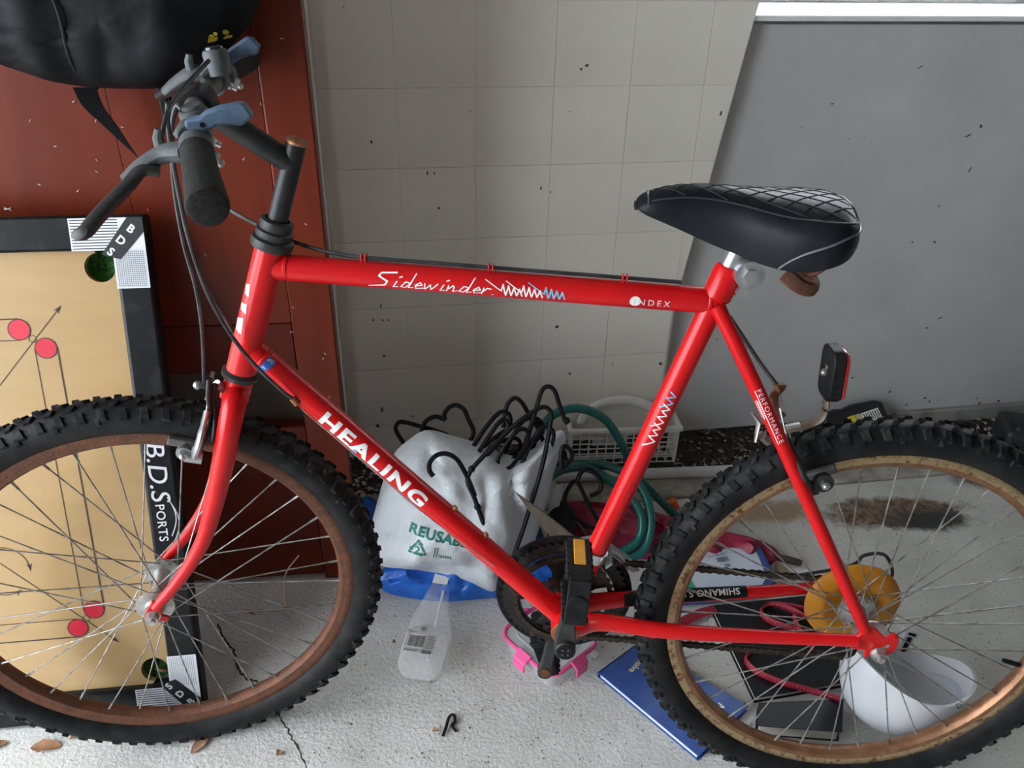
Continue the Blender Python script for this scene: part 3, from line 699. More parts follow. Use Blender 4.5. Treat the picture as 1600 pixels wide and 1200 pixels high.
shifter(-1, ((287, 188), (309, 185), (318, 177), (340, 169), (372, 162), (381, 163), (396, 183), (378, 198), (352, 195), (338, 197), (328, 204), (316, 206), (290, 203)), 300, 168, (316, 195))
shifter(1, ((330, 106), (340, 90), (352, 80), (386, 56), (395, 57), (408, 70), (404, 82), (380, 88), (362, 99), (346, 110)), 334, 76, (350, 94))
# cable housings
HOUS = mat('black_cable_housing', (.016, .017, .019), (.05, .05, .05), 40, rough=.4)
def housing(pts, r=.0026, m=HOUS, name='cable'):
    return MB().tube(spline(pts, 7), r, 8).build(name, m, bike)
housing([SF(292, 185, -.09), SF(276, 165, -.08), SF(268, 210, -.07), SF(272, 290, -.05), SF(287, 380, -.04), SF(306, 450, -.03), SF(316, 520, -.02), SF(319, 600, -.012)])
housing([SF(250, 225, -.135), SF(262, 175, -.11), SF(285, 140, -.06), SF(310, 112, .0), SF(326, 95, .05)], .0024)
housing([SF(262, 160, -.10), SF(263, 200, -.09), SF(277, 290, -.07), SF(297, 380, -.06), SF(325, 460, -.04), B(362, 525, -.035), B(400, 572, -.030), B(440, 610, -.026), B(457, 623, -.0225)])
housing([SF(300, 130, .03), SF(272, 180, .0), SF(270, 240, .0), SF(283, 330, .0), SF(315, 430, .01), SF(345, 485, .015), B(380, 540, .028), B(425, 590, .028)])
housing([SF(330, 300, .12), SF(360, 328, .07), SF(412, 356, .035), B(455, 376, .022), B(505, 392, .008)]+[TT0+TD*ut(x, y)+V((0, 0, cabz)) for x, y in ((565, 403), (660, 414), (767, 424), (880, 434), (979, 442), (1040, 448), (1068, 454))], .0026)
housing([B(470, 638, -.020), B(560, 715, -.0205), B(660, 800, -.0205), B(775, 888, -.020)], .0008, STEEL, 'shift_wire')
housing([B(1140, 495, .005), B(1160, 525, .012), B(1190, 570, .01), B(1213, 600, .0)], .0027)
# ---------------------------------------------------------------- brakes
def cantilever(fx, c, parent_name, hgt, back, rub, armm, wash):
    """two arms with pads either side of a wheel; c = point on the rim at the brake, tangent t, radial r"""
    t, r = c[1], c[2]; p0 = c[0]
    for s_ in (-1, 1):
        y = V((0, s_, 0))
        piv = p0+y*.040-r*.004+t*back; tip = p0+y*.030+r*(hgt)+t*back*1.3; mid = p0+y*.052+r*(hgt*.45)+t*back*1.2
        arm = MB().tube(spline([piv, mid, tip], 6), [.009]*4+[.0075]*5+[.006]*4, 10, flat=.7)
        arm.lathe([(-.012, .010), (.010, .010)], piv, t, 16)
        ao = arm.map(fx).build('brake_arm', armm, bike)
        pc = p0+y*.0185
        pad = MB().box(pc, (.046, .010, .011), (t, V((0, 1, 0)), r)).map(fx).build('brake_pad', rub, ao, bevel=.002)
        MB().tube([pc, pc+y*.030], .0035, 8).tube([pc+y*.018, pc+y*.026], wash, 18).map(fx).build('pad_washer', armm, ao); MB().tube([pc+y*.026, pc+y*.033], .0060, 6).ball(pc+y*.033, .0045).map(fx).build('pad_bolt', ALU, ao)
    ya = p0+r*(hgt+.032)+t*back
    for s_ in (-1, 1): MB().tube([p0+V((0, s_*.030, 0))+r*hgt+t*back*1.3, ya], .0012, 6).map(fx).build('straddle_wire', STEEL, bike)
    MB().prism([ya+V((0, -.008, 0))-r*.006, ya+V((0, .008, 0))-r*.006, ya+V((0, .005, 0))+r*.008, ya+V((0, -.005, 0))+r*.008], t, .005).map(fx).build('cable_carrier', STEEL, bike)
PADM = mat('brake_pad_rubber', (.10, .10, .095), (.16, .155, .14), 60, rough=.8)
q = S(290, 694, -.02)-V((-BASE, 0, RW)); q.y = 0; rr_ = q.normalized()
cantilever(fwx, (rr_*.2805, V((rr_.z, 0, -rr_.x)), rr_), 'front', .062, .014, PADM, ALU, .0095)
q = B(1280, 744, -.02)-V((0, 0, RW)); q.y = 0; rr_ = q.normalized()
cantilever(rwx, (rr_*.2805, V((rr_.z, 0, -rr_.x)), rr_), 'rear', .074, -.020, PADM, DKG, .0130)
# extra front brake pieces: yoke bulb, dark spring arm and link plate in front of the fork
MB().ball(SF(309, 602, -.012), .0062).tube([SF(309, 602, -.012), SF(322, 604, -.006)], .004, 8).build('yoke_bolt', ALU, bike)
MB().tube(spline([SF(327, 592, -.02), SF(326, 620, -.022), SF(329, 650, -.026), SF(322, 672, -.030), SF(318, 690, -.034)], 5), .0052, 10, flat=.7).build('spring_arm', DKG, bike)
MB().tube(spline([SF(336, 600, -.014), SF(334, 625, -.018), SF(337, 655, -.028), SF(334, 690, -.034)], 5), .0050, 10, flat=.7).build('link_plate', DKG, bike)
MB().tube([SF(338, 600, -.012), SF(350, 606, -.004)], [.006, .0075], 12).build('brake_bolt', ALU, bike)
# rear cable hanger, brake wire and reflector on its bracket
hg = [B(1221, 652, 0), B(1211, 632, 0), B(1210, 618, 0), B(1220, 606, 0), B(1222, 600, 0)]
MB().tube(spline(hg, 5), .0038, 8, flat=1.6).build('cable_hanger', RUST, bike); MB().tube([B(1213, 600, 0), B(1217, 612, 0)], .0042, 8).build('cable_ferrule', COPPER, bike)
MB().tube([B(1217, 612, 0), B(1229, 650, 0), B(1236, 690, 0)], .0009, 6).build('brake_wire', STEEL, bike)
MB().tube([B(1180, 690, -.035), B(1186, 660, -.03), B(1175, 645, -.03)], [.004, .006, .003], 8, flat=.5).tube([B(1190, 680, -.03), B(1200, 690, -.02)], .006, 8).build('brake_spring_clip', STEEL, bike)
br = spline([B(1226, 672, 0), B(1262, 664, 0), B(1284, 652, 0), B(1291, 630, 0), B(1294, 600, 0), B(1295, 570, 0)], 5)
brk = MB().tube(br, .0035, 8, flat=2.6, up=(0, 0, 1)).build('reflector_bracket', mat('worn_bracket', (.16, .12, .09), (.26, .22, .18), 50, rough=.55, metal=.4), bike)
MB().tube([B(1228, 670, 0), B(1250, 666, 0)], .0058, 6).build('bracket_nut', STEEL, brk)
# reflector housing: rounded slab facing the rear
c = B(1300, 582, 0)
def rslab(c, wx, wy, hz, r, tilt=0):
    pts = []
    for sx, sz in ((1, 1), (-1, 1), (-1, -1), (1, -1)):
        for k in range(5):
            a = {(1, 1): 0, (-1, 1): pi/2, (-1, -1): pi, (1, -1): 3*pi/2}[(sx, sz)]+k*pi/8
            pts.append(V((0, sx*(wy/2-r)+r*cos(a), sz*(hz/2-r)+r*sin(a))))
    R_ = Matrix.Rotation(tilt, 3, 'Y')
    return MB().prism([c+R_ @ (p-V((wx/2, 0, 0))) for p in pts], R_ @ V((1, 0, 0)), wx)
ro = rslab(c, .016, .050, .070, .014, -.05).build('reflector_housing', BLK, bike, bevel=.002)
rslab(c+V((.010, 0, 0)), .007, .046, .066, .013, -.05).build('reflector_lens', REDREF, ro, bevel=.0025)
MB().ball(B(1289, 582, 0)+V((-.001, 0, 0)), .005).build('reflector_screw', STEEL, ro)

# ---------------------------------------------------------------- cranks, chainrings, pedals, chain
def ring(r0, r1, y, th, teeth=0, n=None):
    mb = MB(); n = teeth*4 if teeth else (n or 96); o = []
    for k in range(n):
        t = 2*pi*k/n; rr = r1-(.0038 if teeth and k % 4 in (2, 3) else 0)
        for (r, yy) in ((r0, y-th/2), (rr, y-th/2), (rr, y+th/2), (r0, y+th/2)): mb.v.append(BBP+V((r*cos(t), yy, r*sin(t))))
    for k in range(n):
        for i in range(4): a, b_ = k*4, ((k+1) % n)*4; mb.f.append((a+i, b_+i, b_+(i+1) % 4, a+(i+1) % 4))
    return mb
RINGM = mat('black_chainring', (.022, .02, .019), (.10, .06, .04), 40, rough=.45, metal=.5, lo=.5, hi=.75)
ring(.0785, .0985, .052, .003, 48).build('chainring', RINGM, bike, sharp=20)
ring(.0685, .079, .045, .0028, 38).build('chainring', RINGM, bike, sharp=20)
ring(.034, .0475, .039, .0028, 24).build('chainring', RINGM, bike, sharp=20)
gd_ = ring(.090, .1065, .0575, .004); 
for k in range(40):
    t = 2*pi*k/40; gd_.box(BBP+V((.1030*cos(t), .0552, .1030*sin(t))), (.004, .003, .009), (V((cos(t), 0, sin(t))), V((0, 1, 0)), V((-sin(t), 0, cos(t)))))
gd_.build('chain_guard', BLK, bike)
sp = MB()
for k in range(5):
    t = 2*pi*k/5+.55; d = V((cos(t), 0, sin(t))); q = V((-sin(t), 0, cos(t)))
    sp.prism([BBP+V((0, .047, 0))+d*a+q*w for a, w in ((.012, .014), (.05, .010), (.073, .017), (.073, -.017), (.05, -.010), (.012, -.014))], (0, 1, 0), .008)
    sp.tube([BBP+V((0, .043, 0))+d*.064, BBP+V((0, .058, 0))+d*.064], .0052, 10)
sp.tube([BBP+V((0, .036, 0)), BBP+V((0, .060, 0))], .020, 20)
sp.build('crank_spider', RINGM, bike)
CT = V((-.432, 0, .472)); CD = (CT-BBP).normalized()
def crank(sgn):
    d = CD*1 if sgn < 0 else Matrix.Rotation(.105, 3, 'Y') @ -CD; y = V((0, sgn, 0)); q = V((d.z, 0, -d.x))
    pts = []
    for a, w in ((-.014, .006), (-.010, .0115), (0, .0155), (.012, .0145), (.05, .0105), (.11, .0090), (.152, .0095), (.166, .0125), (.176, .0100), (.180, .004)):
        pts.append((a, w))
    poly = [BBP+d*a+q*w+y*.052 for a, w in pts]+[BBP+d*a-q*w+y*.052 for a, w in reversed(pts)]
    mb = MB().prism(poly, y, .015)
    mb.tube([BBP+y*.040, BBP+y*.074], [.014, .0152], 20)
    ck = mb.build('crank_arm', DKG, bike, bevel=.002)
    MB().lathe([(0, 0), (0, .0122), (-.002, .0128)], BBP+y*.0755, y, 24).build('dust_cap', BLK, ck)
    for a, b_ in ((.004, .004), (-.004, .004), (.004, -.004), (-.004, -.004)): MB().ball(BBP+y*.0755+V((a, 0, b_)), .0011, 6, 4).build('cap_dimple', STEEL, ck)
    if sgn > 0: MB().tube([BBP+d*.165+y*.050, BBP+d*.165+y*.053], .0085, 14).build('spindle_end', RUST, ck)
    return BBP+d*.165
pa = crank(-1); pb = crank(1)
def pedal(c, sgn, roll):
    """cage pedal along the axle; roll turns the platform about the axle"""
    R_ = Matrix.Rotation(roll, 3, 'Y'); y = V((0, sgn, 0))
    def T(a, off, h): return c+y*off+R_ @ V((a, 0, h))
    X, Z = R_ @ V((1, 0, 0)), R_ @ V((0, 0, 1))
    fr = MB()
    for s2 in (-1, 1):                               # front and rear rails of the platform
        fr.box(T(s2*.033, .122, 0), (.008, .084, .028), (X, V((0, 1, 0)), Z))
        for k in range(7):
            for s3 in (-1, 1): fr.box(T(s2*.033, .088+k*.0115, s3*.015), (.008, .005, .004), (X, V((0, 1, 0)), Z))
    fr.box(T(0, .082, 0), (.066, .008, .024), (X, V((0, 1, 0)), Z)); fr.box(T(0, .162, 0), (.070, .009, .028), (X, V((0, 1, 0)), Z))
    p = fr.build('pedal', BLK, bike, bevel=.0014)
    fr2 = MB().tube([T(0, .066, 0), T(0, .160, 0)], [.008, .010], 14); fr2.tube([T(0, .1655, 0), T(0, .1685, 0)], [.0125, .0115], 20)
    for s2 in (-1, 1): fr2.box(T(0, .122, s2*.004), (.060, .006, .003), (X, V((0, 1, 0)), Z))
    fr2.build('pedal_barrel', BLK, p)
    MB().tube([T(0, .052, 0), T(0, .070, 0)], .0072, 10).build('pedal_spindle', RUST, p)
    for s2 in ((-1, 1) if sgn < 0 else ()):
        MB().box(T(s2*.0372, .110, 0), (.003, .052, .015), (X, V((0, 1, 0)), Z)).build('pedal_reflector', AMBER, p, bevel=.0012)
pedal(pa, -1, pi/2+.05); pedal(pb, 1, 1.25)
# chain
ch = MB()
def link(a, b_, y, outer):
    d = (b_-a).normalized(); q = V((-d.z, 0, d.x)); L = (b_-a).length; w = .0034 if outer else .0022
    for s_ in (-1, 1):
        poly = []
        for t, h in ((-.0035, 0), (-.0022, .0036), (.0015, .0042), (L/2, .0026), (L-.0015, .0042), (L+.0022, .0036), (L+.0035, 0)): poly.append((t, h))
        pp = poly+[(t, -h) for t, h in reversed(poly[1:-1])]
        ch.prism([a+d*t+q*h+V((0, y+s_*w, 0)) for t, h in pp], (0, s_, 0), .0010)
    ch.tube([a+V((0, y-.0045, 0)), a+V((0, y+.0045, 0))], .0022, 6)
def run(pts, y0, y1):
    P = [V(p) for p in pts]; L = [0]
    for a, b_ in zip(P, P[1:]): L.append(L[-1]+(b_-a).length)
    n = int(L[-1]/.0127); out = []
    for k in range(n+1):
        s_ = L[-1]*k/n; i = max(j for j in range(len(L)) if L[j] <= s_+1e-9); i = min(i, len(P)-2)
        out.append(P[i]+(P[i+1]-P[i])*((s_-L[i])/(L[i+1]-L[i])))
    for k in range(n): link(out[k], out[k+1], y0+(y1-y0)*k/n, k % 2)
cr = .0765; COGR = .037
arc = [BBP+V((cr*cos(t), 0, cr*sin(t))) for t in [radians(86+i*188/16) for i in range(17)]]
rearp = V((0, 0, RW))
JP = V((.012, 0, .235)); 
run([rearp+V((-.004, 0, COGR))]+arc+[BBP+V((.03, 0, -cr*.97)), JP+V((-.004, 0, -.016))], .041, .045)
run([rearp+V((COGR*cos(t), 0, COGR*sin(t))) for t in [radians(97-i*22) for i in range(9)]], .041, .041)
ch.build('chain', CHAINM, bike)
# rear derailleur
dr = MB(); dr.prism([V((x, .050, z)) for x, z in ((.002, .322), (.018, .318), (.022, .290), (.018, .250), (.016, .228), (.004, .226), (.000, .25), (.004, .29))], (0, 1, 0), .006)
dr.tube([V((.010, .052, .317)), V((.010, .074, .317))], .011, 16); dr.box((.02, .062, .30), (.016, .014, .034))
drl = dr.build('rear_derailleur', DKG, bike, bevel=.0015)
for z in (.282, .235): MB().tube([V((.012, .041, z)), V((.012, .049, z))], .017, 14).build('jockey_wheel', BLK, drl)
housing([V((-.10, .073, .345)), B(1325, 885, .075), B(1350, 868, .075), B(1380, 866, .078), B(1393, 885, .078), B(1390, 905, .078), V((.035, .072, .34)), V((.025, .070, .315))], .0027)
# front derailleur
fdm = MB(); fdm.prism([BBP+sd*.128+V((-.019, -.022, -.006)), BBP+sd*.128+V((-.013, -.022, .010)), BBP+sd*.128+V((-.013, .02, .010)), BBP+sd*.128+V((-.019, .02, -.006))], (1, 0, .3), .003)
fdm.lathe([(-.008, RS+.0005), (-.008, RS+.003), (.008, RS+.003), (.008, RS+.0005)], BBP+sd*.125, sd, 20)
fdm.prism([BBP+sd*.128+V((.014, -.020, -.012)), BBP+sd*.128+V((.022, -.020, -.004)), BBP+sd*.128+V((.024, .03, -.004)), BBP+sd*.128+V((.016, .03, -.014))], (.6, 0, -.8), .003)
fdm.tube([BBP+V((.035, .03, .118)), BBP+V((.075, .042, .088)), BBP+V((.095, .046, .062))], [.006, .0075, .005], 10, flat=.6)
fdm.prism([BBP+V((x, .0565, z)) for x, z in ((.02, .105), (.045, .112), (.095, .075), (.115, .05), (.105, .045), (.08, .06), (.04, .088))], (0, 1, 0), .002)
fdm.build('front_derailleur', ALU, bike)

# ---------------------------------------------------------------- seat post and saddle
MB().tube([STT-sd*.05, STT+sd*.030], .0132, 20).build('seat_post', ALU, bike)
k = B(1164, 420, 0)-V((.004, 0, .002))
MB().tube([k+V((.004, -.030, .002)), k+V((.004, .030, .002))], .0175, 24).tube([k+V((.004, -.036, .002)), k+V((.004, .036, .002))], .0095, 6).build('seat_clamp', ALU, bike)
cb = STT+sd*-.010+V((.020, 0, -.008)); MB().tube([cb+V((0, -.018, 0)), cb+V((0, .018, 0))], .0072, 12).tube([cb+V((0, -.021, 0)), cb+V((0, -.016, 0))], .0085, 6).build('seat_bolt', ALU, bike)
MB().box(cb+V((-.008, 0, .002)), (.018, .022, .016)).build('collar_lug', RED, bike, bevel=.002)
SADM = mat('black_saddle_vinyl', (.006, .0075, .011), (.010, .0115, .015), 30, spec=.18, rough=.42, bump=.12, bscale=160)
#      x      half width  top    skirt
STN = [(-.390, .006, .924, .918), (-.386, .014, .932, .911), (-.376, .0215, .9385, .906), (-.355, .027, .943, .900), (-.325, .031, .945, .891), (-.29, .038, .944, .880), (-.255, .052, .942, .872), (-.225, .070, .941, .866), (-.195, .088, .942, .864), (-.17, .099, .944, .867), (-.148, .104, .945, .873), (-.128, .099, .944, .880), (-.113, .082, .941, .887), (-.104, .055, .937, .892), (-.100, .028, .933, .896)]
XS = lambda x: -.388+(x+.390)*.865
STN = [(XS(x), w*.95, t+.010+.006*sin(min(1, max(0, (x+.37)/.22))*pi), b_+.020-.004*(x+.39)/.29) for x, w, t, b_ in STN]
SP = spline([(x, w, t) for x, w, t, _ in STN], 5); SK = spline([(x, w, b_) for x, w, _, b_ in STN], 5)
mb = MB(); prof = []
NA = 20
for i, (p, q) in enumerate(zip(SP, SK)):
    x, w, t, b_ = p.x, p.y, p.z, q.z; row = []
    for k in range(NA+1):
        u = -1+2*k/NA; a = abs(u); s_ = 1 if u >= 0 else -1
        if a < .62: yy = a/.62*.84*w; zz = t-.006*(a/.62)**2-.010*min(1, w/.08)*(a/.62)**3
        elif a < .8: f = (a-.62)/.18; yy = w*(.84+.16*sin(f*pi/2)); zz = t-.006-.010*min(1, w/.08)-(.022*min(1, (t-b_)/.06))*(1-cos(f*pi/2))
        else:
            f = (a-.8)/.2; z0 = t-.006-.010*min(1, w/.08)-.022*min(1, (t-b_)/.06); yy = w*(1-.10*f*f); zz = z0+(b_-z0)*f
        row.append(V((x, s_*yy, zz)))
    prof.append(row); mb.v += row
M_ = NA+1
for i in range(len(prof)-1):
    for k in range(NA): a = i*M_+k; mb.f.append((a, a+1, a+M_+1, a+M_))
    mb.f.append((i*M_, (i+1)*M_, (i+1)*M_+NA, i*M_+NA))
mb.f.append(tuple(range(M_))); mb.f.append(tuple(reversed(range((len(prof)-1)*M_, len(prof)*M_))))
sad = mb.build('saddle', SADM, bike, sharp=50)
def sad_pt(x, u, lift=.0006):
    xs = [p.x for p in SP]; i = max(0, min(len(xs)-2, max([j for j in range(len(xs)) if xs[j] <= x] or [0]))); f = (x-xs[i])/(xs[i+1]-xs[i]); f = max(0, min(1, f))
    kk = (u+1)/2*NA; k = min(NA-1, int(kk)); g = kk-k
    a = prof[i][k]*(1-g)+prof[i][k+1]*g; b_ = prof[i+1][k]*(1-g)+prof[i+1][k+1]*g
    return a*(1-f)+b_*f+V((0, 0, lift))
# quilting seams: two families of diagonal stitch lines over the top panel, each a thin pressed seam
SEAM = mat('pressed_seam', (.004, .004, .005), rough=.7)
qm = MB()
def wid(x): return next((a.y+(b_.y-a.y)*((x-a.x)/(b_.x-a.x)) for a, b_ in zip(SP, SP[1:]) if a.x <= x <= b_.x), .03)
for fam in (-1, 1):
    for c0 in [-.46+.033*i for i in range(18)]:
        seg = []
        for j in range(60):
            yv = -.085+.17*j/59; x = c0+fam*yv*1.25
            if not (-.368 < x < -.148): ok = False
            else:
                w = wid(x); ok = abs(yv) < w*.80
            if ok: seg.append(sad_pt(x, yv/(wid(x)*.84)*.62, .0001))
            elif len(seg) > 2: qm.tube(seg, .00075, 5); seg = []
            else: seg = []
        if len(seg) > 2: qm.tube(seg, .00075, 5)
qm.build('quilting_seams', SEAM, sad)
PIP = mat('dull_piping', (.03, .033, .037), rough=.3)
pts = [sad_pt(x, -.62, .0003) for x in [-.370+.222*i/40 for i in range(41)]]+[sad_pt(-.1465, -.62+1.24*i/12, .0003) for i in range(1, 12)]+[sad_pt(x, .62, .0003) for x in [-.148-.222*i/40 for i in range(41)]]
MB().tube(pts, .0011, 6).build('panel_piping', PIP, sad)
pts = [sad_pt(x, u, .0002) for x, u in [(XS(x_), u_) for x_, u_ in [(-.205, -.995), (-.195, -.93), (-.180, -.87), (-.155, -.80), (-.130, -.74), (-.112, -.72), (-.104, -.70), (-.1015, -.4), (-.1015, 0), (-.1015, .4), (-.104, .70)]]]
MB().tube(spline(pts, 4), .0014, 6).build('rear_piping', mat('bright_piping', (.10, .105, .11), rough=.3), sad)
MB().tube(spline([sad_pt(-.374, u, .0003) for u in (-.75, -.5, -.2, 0, .2, .5, .75)], 3), .0010, 6).build('nose_piping', mat('bright_piping', (.1, .1, .1)), sad)
ra = MB()
for s_ in (-1, 1): ra.tube(spline([V((-.33, s_*.012, .920)), V((-.29, s_*.020, .897)), V((-.24, s_*.022, .882)), V((-.21, s_*.026, .878)), V((-.185, s_*.05, .872)), V((-.165, s_*.06, .892))], 6), .0038, 8)
ra.tube(spline([V((-.215, -.055, .872)), V((-.195, -.056, .858)), V((-.175, -.045, .852)), V((-.165, 0, .850)), V((-.170, .04, .852)), V((-.185, .058, .860))], 6), .0045, 8, flat=2.0)
ra.build('saddle_rails', RUST, sad)

# ================================================================== WOODEN HEADBOARD (upright behind the handlebar)
WOODM = mat('reddish_brown_wood', (.155, .022, .0075), (.09, .012, .005), 3.5, rough=.36, spec=.3, stretch=(6, 6, .7), lo=.3, hi=.75, detail=8, bump=.06, bscale=20)
WOODD = mat('dark_reddish_wood', (.13, .018, .008), (.08, .011, .006), 3.5, rough=.4, spec=.25, stretch=(.7, 6, 6), lo=.3, hi=.75, detail=8, bump=.06, bscale=20)
HA_ = radians(9); HE = V((cos(HA_), sin(HA_), 0)); HN = V((sin(HA_), -cos(HA_), 0)); H0 = V((-.846, .402, 0)); UP = V((0, 0, 1))
def HP(s, n, z): return H0+HE*s+HN*n+UP*z          # s negative to the left, n towards the camera
def hb_s(px, py): q = onplane(px, py, H0, HN); return (q-H0).dot(HE), q.z
hbz = lambda px, py: hb_s(px, py)[1]
head = root('headboard', HP(-.4, -.02, 0), 'tall reddish-brown wooden headboard standing upright behind the handlebar', 'headboard')
sw = -hb_s(448, 450)[0]                           # width of the right upright
z1, z2 = hbz(280, 513), hbz(280, 588); z3 = hbz(300, 676); z4 = max(.012, hbz(430, 914))
def hbox(s0, s1, z0, z1_, n0, n1): return MB().box(HP((s0+s1)/2, (n0+n1)/2, (z0+z1_)/2), (s1-s0, n1-n0, z1_-z0), (HE, HN, UP))
part(hbox(-sw, 0, 0, 1.42, -.040, .0), 'upright', WOODM, head, bevel=.003)
part(hbox(-1.10, -1.10+sw, 0, 1.42, -.040, .0), 'upright', WOODM, head, bevel=.003)
xs = [-1.10+sw+.001, -.80, -.545, -.29, -sw-.001]
for a, b_ in zip(xs, xs[1:]): part(hbox(a+.0003, b_-.0003, z1+.001, 1.40, -.030, -.006), 'board', WOODM, head, bevel=.0006)
part(hbox(-1.10+sw+.001, -sw-.001, z2, z1, -.032, -.004), 'middle_rail', WOODD, head, bevel=.002)
part(hbox(-1.10+sw+.001, -sw-.001, z4, z3, -.034, -.004), 'lower_rail', WOODD, head, bevel=.002)
part(hbox(-1.10+sw*.5, -sw*.5, z3-.02, z2+.02, -.039, -.033), 'gap_fill_panel', mat('shaded_gap_brown', (.085, .070, .055), (.06, .05, .04), 6, rough=.7, spec=.2), head)  # dark panel added to fill the gap, shade put into its brown
part(hbox(-1.12, .01, 1.42, 1.45, -.055, .008), 'top_cap', WOODM, head, bevel=.004)
# specks of dust and old web caught on the wood
DUST = mat('dust_specks', (.55, .5, .45), rough=.9)
for i, (px, py) in enumerate(((10, 328), (148, 190), (150, 270), (150, 252), (60, 290), (205, 260), (408, 162), (425, 350), (113, 160), (120, 300), (456, 518), (458, 480), (515, 620), (505, 560), (508, 552), (440, 60), (320, 400), (230, 330), (330, 300), (478, 350), (445, 330), (380, 250), (45, 190), (85, 230), (190, 200))):
    q = onplane(px, py, H0, HN)+HN*(.0012 if px > 400 else -.0052); L = .004 if i else .009
    mb = MB()
    for k in range(3 if i in (0,) else 1):
        a = hsh(i, k)*pi; d = HE*cos(a)+UP*sin(a); mb.tube([q-d*L*.6, q+HN*.0012, q+d*L*.6], .0006, 4)
    part(mb, 'dust_speck', DUST, head)

# ================================================================== CARROM BOARD
CB = radians(10); CT_ = radians(18); C1 = V((cos(CB), sin(CB), 0)); C2 = V((-sin(CB)*sin(CT_), cos(CB)*sin(CT_), cos(CT_))); CN = C1.cross(C2)
S0 = V((-1.098, .078, .05))                      # a point of the playing surface
def cuv(px, py, lift=0): q = onplane(px, py, S0+CN*lift, CN)-S0; return q.dot(C1), q.dot(C2)
uR = (cuv(178, 392)[0]+cuv(272, 1060)[0])/2; vB = (cuv(67, 1081)[1]+cuv(275, 1067)[1])/2; vT = cuv(100, 392)[1]
fwid = .052; side = vT-vB; uL = uR-side
def CP(u, v, n=0.0): return S0+C1*u+C2*v+CN*n
PLY = mat('pale_plywood', (.47, .315, .15), (.415, .265, .12), 4, rough=.32, coat=.2, stretch=(1.2, 6, 6), lo=.3, hi=.75, detail=8)
FRM = mat('black_painted_frame', (.008, .009, .010), (.03, .03, .03), 30, rough=.4, lo=.5, hi=.8, spec=.25)
car = root('carrom_board', CP((uL+uR)/2, vB-fwid), 'pale wooden carrom board with black frame leaning behind the front wheel', 'game board')
pt_r = .0225
mir = lambda q: (uL+uR-q[0], q[1])
pk = [(uR-pt_r-.004, vT-pt_r-.004), (uR-pt_r-.004, vB+pt_r+.004)]; pk += [mir(q) for q in pk]
# playing surface with round pocket holes at the corners
bm_ = MB(); poly = []
def arc_in(cx, cy, a0, a1, n=22): return [(cx+pt_r*cos(a0+(a1-a0)*k/n), cy+pt_r*sin(a0+(a1-a0)*k/n)) for k in range(n+1)]
e_ = .004
poly = [(pk[1][0]-.006, vB)]+arc_in(*pk[1], radians(262), radians(8)-0, 26)[::1]+[(uR, vB+pt_r+.010)]+[(uR, vT-pt_r-.010)]+arc_in(*pk[0], radians(-8), radians(-262), 26)[::1]+[(pk[0][0]-.006, vT)]
poly = poly+[mir(q) for q in reversed(poly)]
surf = part(MB().prism([CP(u, v, 0) for u, v in poly], CN, -.012), 'playing_surface', PLY, car)
# frame rails
def rail(u0, u1, v0, v1): return MB().box(CP((u0+u1)/2, (v0+v1)/2, -.002), (u1-u0, v1-v0, .032), (C1, C2, CN))
part(rail(uR, uR+fwid, vB-fwid, vT+fwid), 'frame_rail', FRM, car, bevel=.006, bseg=3)
part(rail(uL-fwid, uL, vB-fwid, vT+fwid), 'frame_rail', FRM, car, bevel=.006, bseg=3)
part(rail(uL, uR+.001, vT, vT+fwid), 'frame_rail', FRM, car, bevel=.004)
part(rail(uL, uR+.001, vB-fwid, vB), 'frame_rail', FRM, car, bevel=.004)
GRN = mat('green_net', (.035, .16, .02), (.012, .05, .008), 190, rough=.8, lo=.48, hi=.55)
for i, (u, v) in enumerate(pk):
    part(MB().lathe([(-.011, pt_r+.003), (-.020, pt_r+.001), (-.026, pt_r*.7), (-.029, 0)], CP(u, v), CN, 26), 'pocket_net', GRN, car)
for k in range(7):
    a = random.uniform(0, pi); c = CP(pk[1][0]+random.uniform(-.006, .012), pk[1][1]-.012+random.uniform(-.004, .004), -.020+.002*k); d = C1*cos(a)+C2*sin(a)*.5
    part(MB().tube([c-d*.009, c+CN*.002, c+d*.009], [.0006, .0022, .0006], 5, flat=.4), 'dry_leaf_bit', mat('dry_leaf', (.36, .19, .09), (.22, .11, .05), 60, rough=.8), car)
INK = mat('dark_board_ink', (.05, .03, .02), rough=.6); REDI = mat('red_board_print', (.62, .022, .05), (.55, .02, .04), 30, rough=.4); STK = mat('white_sticker', (.72, .74, .78), rough=.45); STKD = mat('black_sticker_ink', (.015, .017, .02), rough=.5)
def cprint(p, name, m, lift=.0005): return on_plane(p, S0, C1, C2, name, m, surf, lift)
A1, A2, A3, A4 = cuv(30, 515), cuv(72, 544), cuv(147, 952), cuv(122, 981)
rC = .0165
C8 = (A1, A2, A3, A4)+tuple(mir(q) for q in (A1, A2, A3, A4))
for A in C8:
    cprint(disc2d(*A, rC*.94), 'red_circle', REDI, .0007); cprint(disc2d(*A, rC, 36, rC*.92), 'circle_ring', INK, .0009)
def cl(*pts, w=.0013): return join2d(*[ribbon2d([a, b_], w) for a, b_ in zip(pts, pts[1:])])
W2 = .0022
for A, s_ in ((A1, 1), (A4, -1)):
    for k, w in ((s_*rC, W2), (-s_*rC, .0013)): cprint(cl((mir(A)[0], A[1]+k), (A[0], A[1]+k), w=w), 'base_line', INK)
for f in (lambda q: q, mir):
    for k, w in ((rC, W2), (-rC, .0013)): cprint(cl(f((A2[0]+k, A2[1])), f((A3[0]+k, A3[1])), w=w), 'base_line', INK)
cm = ((uL+uR)/2, (vT+vB)/2); cprint(disc2d(*cm, .085, 60, .0838), 'centre_ring', INK); cprint(disc2d(*cm, rC*.94), 'red_circle', REDI, .0007)
